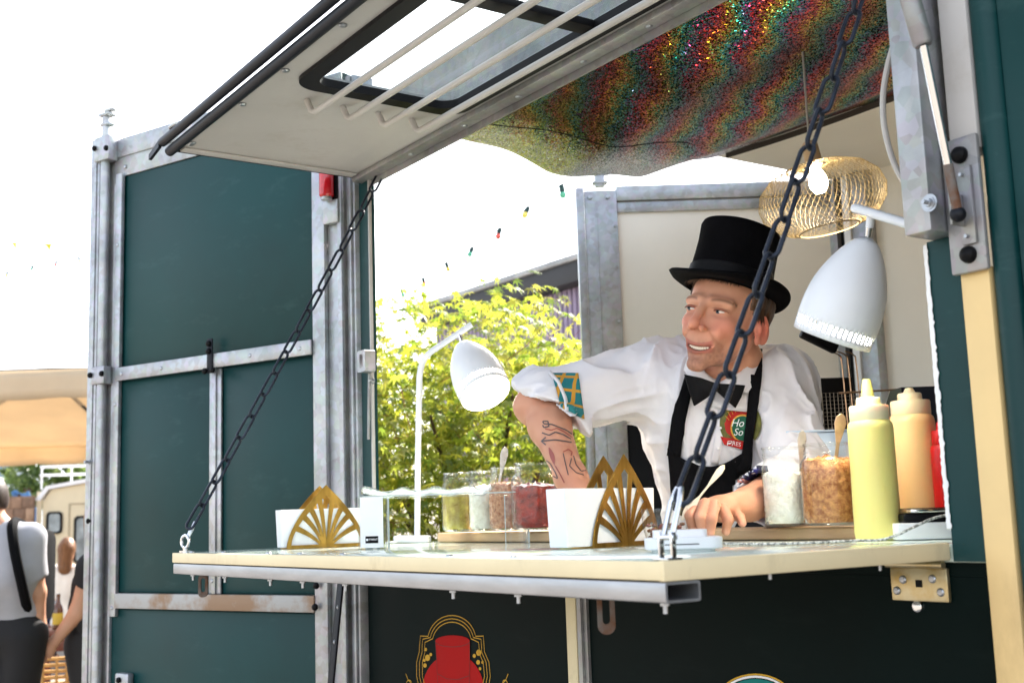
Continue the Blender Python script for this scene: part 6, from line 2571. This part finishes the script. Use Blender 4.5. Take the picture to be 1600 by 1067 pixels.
b.lathe([(0, 0), (.032, 0), (.033, .01), (.033, .12), (.028, .145), (.014, .17), (.013, .225), (.0, .226)], 18, Matrix.Translation(bp_))
b.build('glass', mat('amber_glass', lin(96, 50, 14), .12, 0, var=.1, coat=.6), t)
b = MB()
b.lathe([(.0334, .03), (.0336, .032), (.0336, .10), (.0334, .102)], 18, Matrix.Translation(bp_))
b.build('paper_label', mat('yellow_label', lin(206, 170, 60), .6), t)
WICK = mat('wicker', lin(196, 150, 88), .7, 0, vs=40, var=.25, bump=.4)
wc = Vector(at(50, 1050, 6.2))
wz = wc.z+.07
wc.z = 0
t = thing('wicker_chair', wc, 'pale wicker chair behind the man in the grey shirt', 'chair')
WF = frame(wc, hR, hF, (0, 0, 1))
for k in range(11):
    b = MB()
    z_ = .46+(wz-.46)*k/10
    b.tube([WF @ Vector((.20*math.cos(a), -.06*math.sin(a), z_)) for a in np.linspace(0, math.pi, 12)], .009, 6)
    b.build('backrest_band', WICK, t)
for k in range(9):
    a = math.pi*k/8
    b = MB()
    b.tube([WF @ Vector((.205*math.cos(a), -.062*math.sin(a), .44)), WF @ Vector((.205*math.cos(a), -.062*math.sin(a), wz))], .008, 6)
    b.build('backrest_stake', WICK, t)
b = MB()
b.box((-.22, .0, .42), (.22, .42, .46), .015, WF)
b.build('seat', WICK, t)
for x_, y_ in ((-.2, .02), (.2, .02), (-.2, .4), (.2, .4)):
    b = MB()
    b.tube([WF @ Vector((x_, y_, 0)), WF @ Vector((x_, y_, .42))], .016, 8)
    b.build('leg', WICK, t)

# ------------------------------------------------------------------ people at the left
def px(x, y, d):
    return at(x, y, d)
def figure(label, sk, shirt_m, trous_m, hair_m, hairfn, h=.009, bare_legs=False, skin=(206, 156, 128), extra=None):
    """sk: joints in world space: head, neck, sl, sr, el, er, wl, wr, hip, kl, kr, fl, fr"""
    c = sk['hip']
    t = thing('person', (c[0], c[1], 0), label, 'person', 'people at the market')
    pr = [((c[0]+(sk['hip_w'] if 'hip_w' in sk else .09)*s*hR.x, c[1]+.09*s*hR.y, c[2]-.02)) for s in (-1, 1)]
    chest = (sk['sl']+sk['sr'])/2-np.array([0, 0, .12])
    A = np.stack([np.array(hR), np.array(hF), [0, 0, 1]])
    def arms(P, g=0.):
        d = None
        for s in 'lr':
            q_ = smin(cone(P, sk['s'+s], sk['e'+s], .046+g, .038+g), cone(P, sk['e'+s], sk['w'+s], .037+g, .025+g), .02)
            d = q_ if d is None else np.minimum(d, q_)
        return d
    def leg(P, g=0.):
        d = None
        for i, s in enumerate('lr'):
            q_ = smin(cone(P, pr[i], sk['k'+s], .085+g, .056+g), cone(P, sk['k'+s], sk['f'+s], .054+g, .038+g), .03)
            d = q_ if d is None else smin(d, q_, .03)
        return d
    def body_(P):
        d = ell(P, sk['head'], (.075, .092, .112), A)
        d = smin(d, ell(P, sk['head']-np.array([0, 0, .04]), (.06, .075, .085), A), .03)
        d = smin(d, cone(P, sk['head']-np.array([0, 0, .07]), sk['neck'], .05, .055), .03)
        d = smin(d, ell(P, chest, (.155, .095, .19), A), .05)
        d = smin(d, ell(P, c+np.array([0, 0, .08]), (.135, .095, .16), A), .06)
        d = smin(d, cone(P, sk['sl'], sk['sr'], .05, .05), .05)
        d = smin(d, arms(P), .03)
        d = smin(d, leg(P), .04)
        for s in 'lr':
            w, e = sk['w'+s], sk['e'+s]
            dv = (w-e)/np.linalg.norm(w-e)
            d = smin(d, ell(P, w+dv*.045, (.028, .028, .045)), .02)
            for k_ in range(4):
                o_ = np.array(hR)*(k_-1.5)*.013
                d = smin(d, cone(P, w+dv*.075+o_, w+dv*.135+o_*.8+np.array(hF)*.012, .008, .0065), .004)
            d = smin(d, cone(P, w+dv*.03+np.array(hR)*.02, w+dv*.085+np.array(hR)*.034, .0095, .0075), .006)
            f = sk['f'+s]
            d = smin(d, cone(P, f, f+sk['toe'], .04, .032), .03)
        return d
    allp = np.array([sk[k_] for k_ in sk if k_ not in ('hip_w', 'toe', 'sleeve')])
    lo_, hi_ = allp.min(0)-.26, allp.max(0)+.26
    lo_[2] = max(lo_[2], -.01)
    me, V_ = sdf_mesh('body', body_, lo_, hi_, h)
    paint(me, np.tile(np.array(lin(*skin)), (len(V_), 1)))
    link('body', me, SKIN, t)
    def shirt_(P):
        d = ell(P, chest, (.172, .115, .20), A)
        d = smin(d, ell(P, c+np.array([0, 0, .10]), (.155, .115, .17), A), .06)
        d = smin(d, cone(P, sk['sl'], sk['sr'], .066, .066), .05)
        for s in 'lr':
            e_ = sk['s'+s]+(sk['e'+s]-sk['s'+s])*sk.get('sleeve', np.array(.72))
            q_ = cone(P, sk['s'+s], e_, .062, .058)
            dv = (e_-sk['s'+s])/np.linalg.norm(e_-sk['s'+s])
            q_ = smax(q_, (P-e_) @ dv, .004)
            d = smin(d, q_, .03)
        d = smax(d, -(P[:, 2]-(c[2]-.03)), .01)
        d = smax(d, -cone(P, sk['neck'], sk['head'], .062, .07), .01)
        return d+(vnoise(P*14, 1.)-.5)*.016
    me, _ = sdf_mesh('shirt', shirt_, lo_, hi_, h)
    link('shirt', me, shirt_m, t)
    if trous_m is not None:
        def tr(P):
            d = smin(leg(P, .014), ell(P, c+np.array([0, 0, .02]), (.15, .11, .13), A), .04)
            cut = (.35 if bare_legs else .06)
            return smax(d, -(P[:, 2]-(sk['kl'][2]+.12 if bare_legs else cut)), .005)
        me, _ = sdf_mesh('trousers', tr, lo_, hi_, h)
        link('trousers', me, trous_m, t)
    me, _ = sdf_mesh('hair', lambda P: hairfn(P, sk, A), lo_, hi_+.05, h)
    link('hair', me, hair_m, t)
    return t
def gz(p):
    return np.array(p, float)
GREY_T = mat('grey_tshirt', lin(168, 168, 174), .85, 0, vs=10, var=.06)
DHAIR = mat('dark_brown_hair', lin(48, 34, 26), .5, 0, vs=60, var=.3, stretch=(1, 1, .15))
LHAIR = mat('light_brown_hair', lin(122, 84, 54), .5, 0, vs=60, var=.3, stretch=(1, 1, .15))
def short_hair(P, sk, A):
    d = ell(P, sk['head']+np.array([0, 0, .015])+np.array(hR)*.012, (.082, .098, .112), A)
    return smax(d, (sk['head'][2]-.035-P[:, 2]), .02)
def long_hair(P, sk, A):
    d = ell(P, sk['head']+np.array([0, 0, .012]), (.084, .1, .115), A)
    d = smax(d, (sk['head'][2]-.05-P[:, 2]), .02)
    b0 = sk['head']-np.array(hF)*.045
    return smin(d, cone(P, b0+np.array([0, 0, .0]), b0-np.array([0, 0, .19])-np.array(hF)*.01, .078, .068), .03)-.006*vnoise(P*45, 1.)
D1 = 5.3
def V3(p, z=None):
    p = np.array(p, float)
    if z is not None:
        p[2] = z
    return p
sk = dict(head=px(-22, 784, D1), neck=px(-4, 820, D1), sl=px(-38, 842, D1-.02), sr=px(46, 842, D1), el=px(-55, 925, D1), er=px(58, 925, D1), wl=px(-62, 1000, D1), wr=px(62, 990, D1+.02),
          hip=px(8, 985, D1), kl=px(-12, 1150, D1), kr=px(22, 1150, D1), fl=V3(px(-14, 1290, D1), .05), fr=V3(px(26, 1290, D1+.1), .05), toe=np.array(-hR)*.05+np.array(hF)*.15-np.array([0, 0, .01]))
man = figure('man in grey t-shirt with black backpack holding hands at the left edge', sk, GREY_T, TROUSER, DHAIR, short_hair)
# backpack with straps
BP = mat('black_canvas', (.004, .004, .005), .85, 0, var=.2, spec=.1)
bq = Vector(px(16, 890, D1-.16))
b = MB()
b.box((-.13, -.07, -.22), (.13, .07, .20), .05, Matrix.Translation(px(52, 895, D1+.15)) @ Matrix(np.stack([np.array(hF), -np.array(hR), [0, 0, 1]], 1).tolist()).to_4x4())
bpk = b.build('backpack', BP)
tag(bpk, 'black backpack on the back of the man in grey', 'backpack')
b = MB()
b.tube(smooth_path([px(40, 822, D1+.12), px(24, 815, D1+.02), px(19, 826, D1-.11), px(24, 865, D1-.15), px(36, 920, D1-.13), px(48, 975, D1+.05)], 6), .022, 8)
b.build('strap', BP, bpk)
# woman in black holding his hand
D2 = 5.35
sk2 = dict(head=px(166, 812, D2+.1), neck=px(166, 850, D2+.1), sl=px(143, 887, D2), sr=px(196, 880, D2+.2), el=px(122, 955, D2), er=px(206, 960, D2+.2), wl=px(87, 1000, D2), wr=px(204, 1030, D2+.2),
           hip=px(166, 1000, D2+.1), kl=px(150, 1150, D2), kr=px(174, 1150, D2+.2), fl=V3(px(148, 1290, D2), .05), fr=V3(px(178, 1290, D2+.2), .05), toe=np.array(-hR)*.05+np.array(hF)*.15-np.array([0, 0, .01]), sleeve=np.array(.4))
figure('long-haired woman in black, mostly hidden by the green door', sk2, mat('black_top', (.014, .013, .014), .8, 0, var=.2), mat('black_shorts', (.016, .014, .014), .8, 0, var=.2), LHAIR, long_hair, bare_legs=True)
# seated woman in white, back to us
D3 = 12.5
s0 = V3(px(108, 950, D3), .50)
sk3 = dict(head=px(105, 858, D3), neck=px(104, 884, D3), sl=px(85, 892, D3), sr=px(125, 892, D3), el=px(81, 925, D3+.05), er=px(129, 925, D3+.05), wl=px(95, 940, D3+.25), wr=px(118, 940, D3+.25),
           hip=s0, kl=s0+np.array(hF)*.42-np.array(hR)*.1, kr=s0+np.array(hF)*.42+np.array(hR)*.1, fl=s0+np.array(hF)*.45-np.array(hR)*.1-np.array([0, 0, .45]), fr=s0+np.array(hF)*.45+np.array(hR)*.1-np.array([0, 0, .45]), toe=np.array(hF)*.14-np.array([0, 0, .01]), sleeve=np.array(.3))
figure('seated woman in white dress with brown hair, seen from behind', sk3, mat('white_dress', lin(236, 234, 232), .85, 0, var=.04), mat('white_skirt', lin(230, 228, 228), .85, 0, var=.04), LHAIR, long_hair, .012)
D4 = 12.9
s0 = V3(px(72, 950, D4), .50)
sk4 = dict(head=px(72, 866, D4), neck=px(73, 888, D4), sl=px(53, 898, D4), sr=px(93, 898, D4), el=px(49, 930, D4+.05), er=px(97, 930, D4+.05), wl=px(62, 945, D4+.25), wr=px(86, 945, D4+.25),
           hip=s0, kl=s0+np.array(hF)*.42-np.array(hR)*.1, kr=s0+np.array(hF)*.42+np.array(hR)*.1, fl=s0+np.array(hF)*.45-np.array(hR)*.1-np.array([0, 0, .45]), fr=s0+np.array(hF)*.45+np.array(hR)*.1-np.array([0, 0, .45]), toe=np.array(hF)*.14-np.array([0, 0, .01]), sleeve=np.array(.8))
figure('seated person in pale blue-grey shirt beside the woman in white', sk4, mat('pale_blue_shirt', lin(176, 186, 202), .85, 0, var=.05), mat('navy_trousers', lin(40, 44, 66), .85, 0, var=.1), DHAIR, short_hair, .012)
b = MB()
bb_ = Vector(px(95, 1000, D3))
b.box((-.45, -.16, .42), (.45, .16, .46), .006, frame((bb_.x, bb_.y, 0), hR, hF, (0, 0, 1)))
bn = thing('bench', (bb_.x, bb_.y, 0), 'plain wooden bench under the two seated people', 'bench')
b.build('seat', MAHOG, bn)
for x_ in (-.38, .38):
    b = MB()
    b.box((x_-.03, -.14, 0), (x_+.03, .14, .419), .004, frame((bb_.x, bb_.y, 0), hR, hF, (0, 0, 1)))
    b.build('leg', MAHOG, bn)
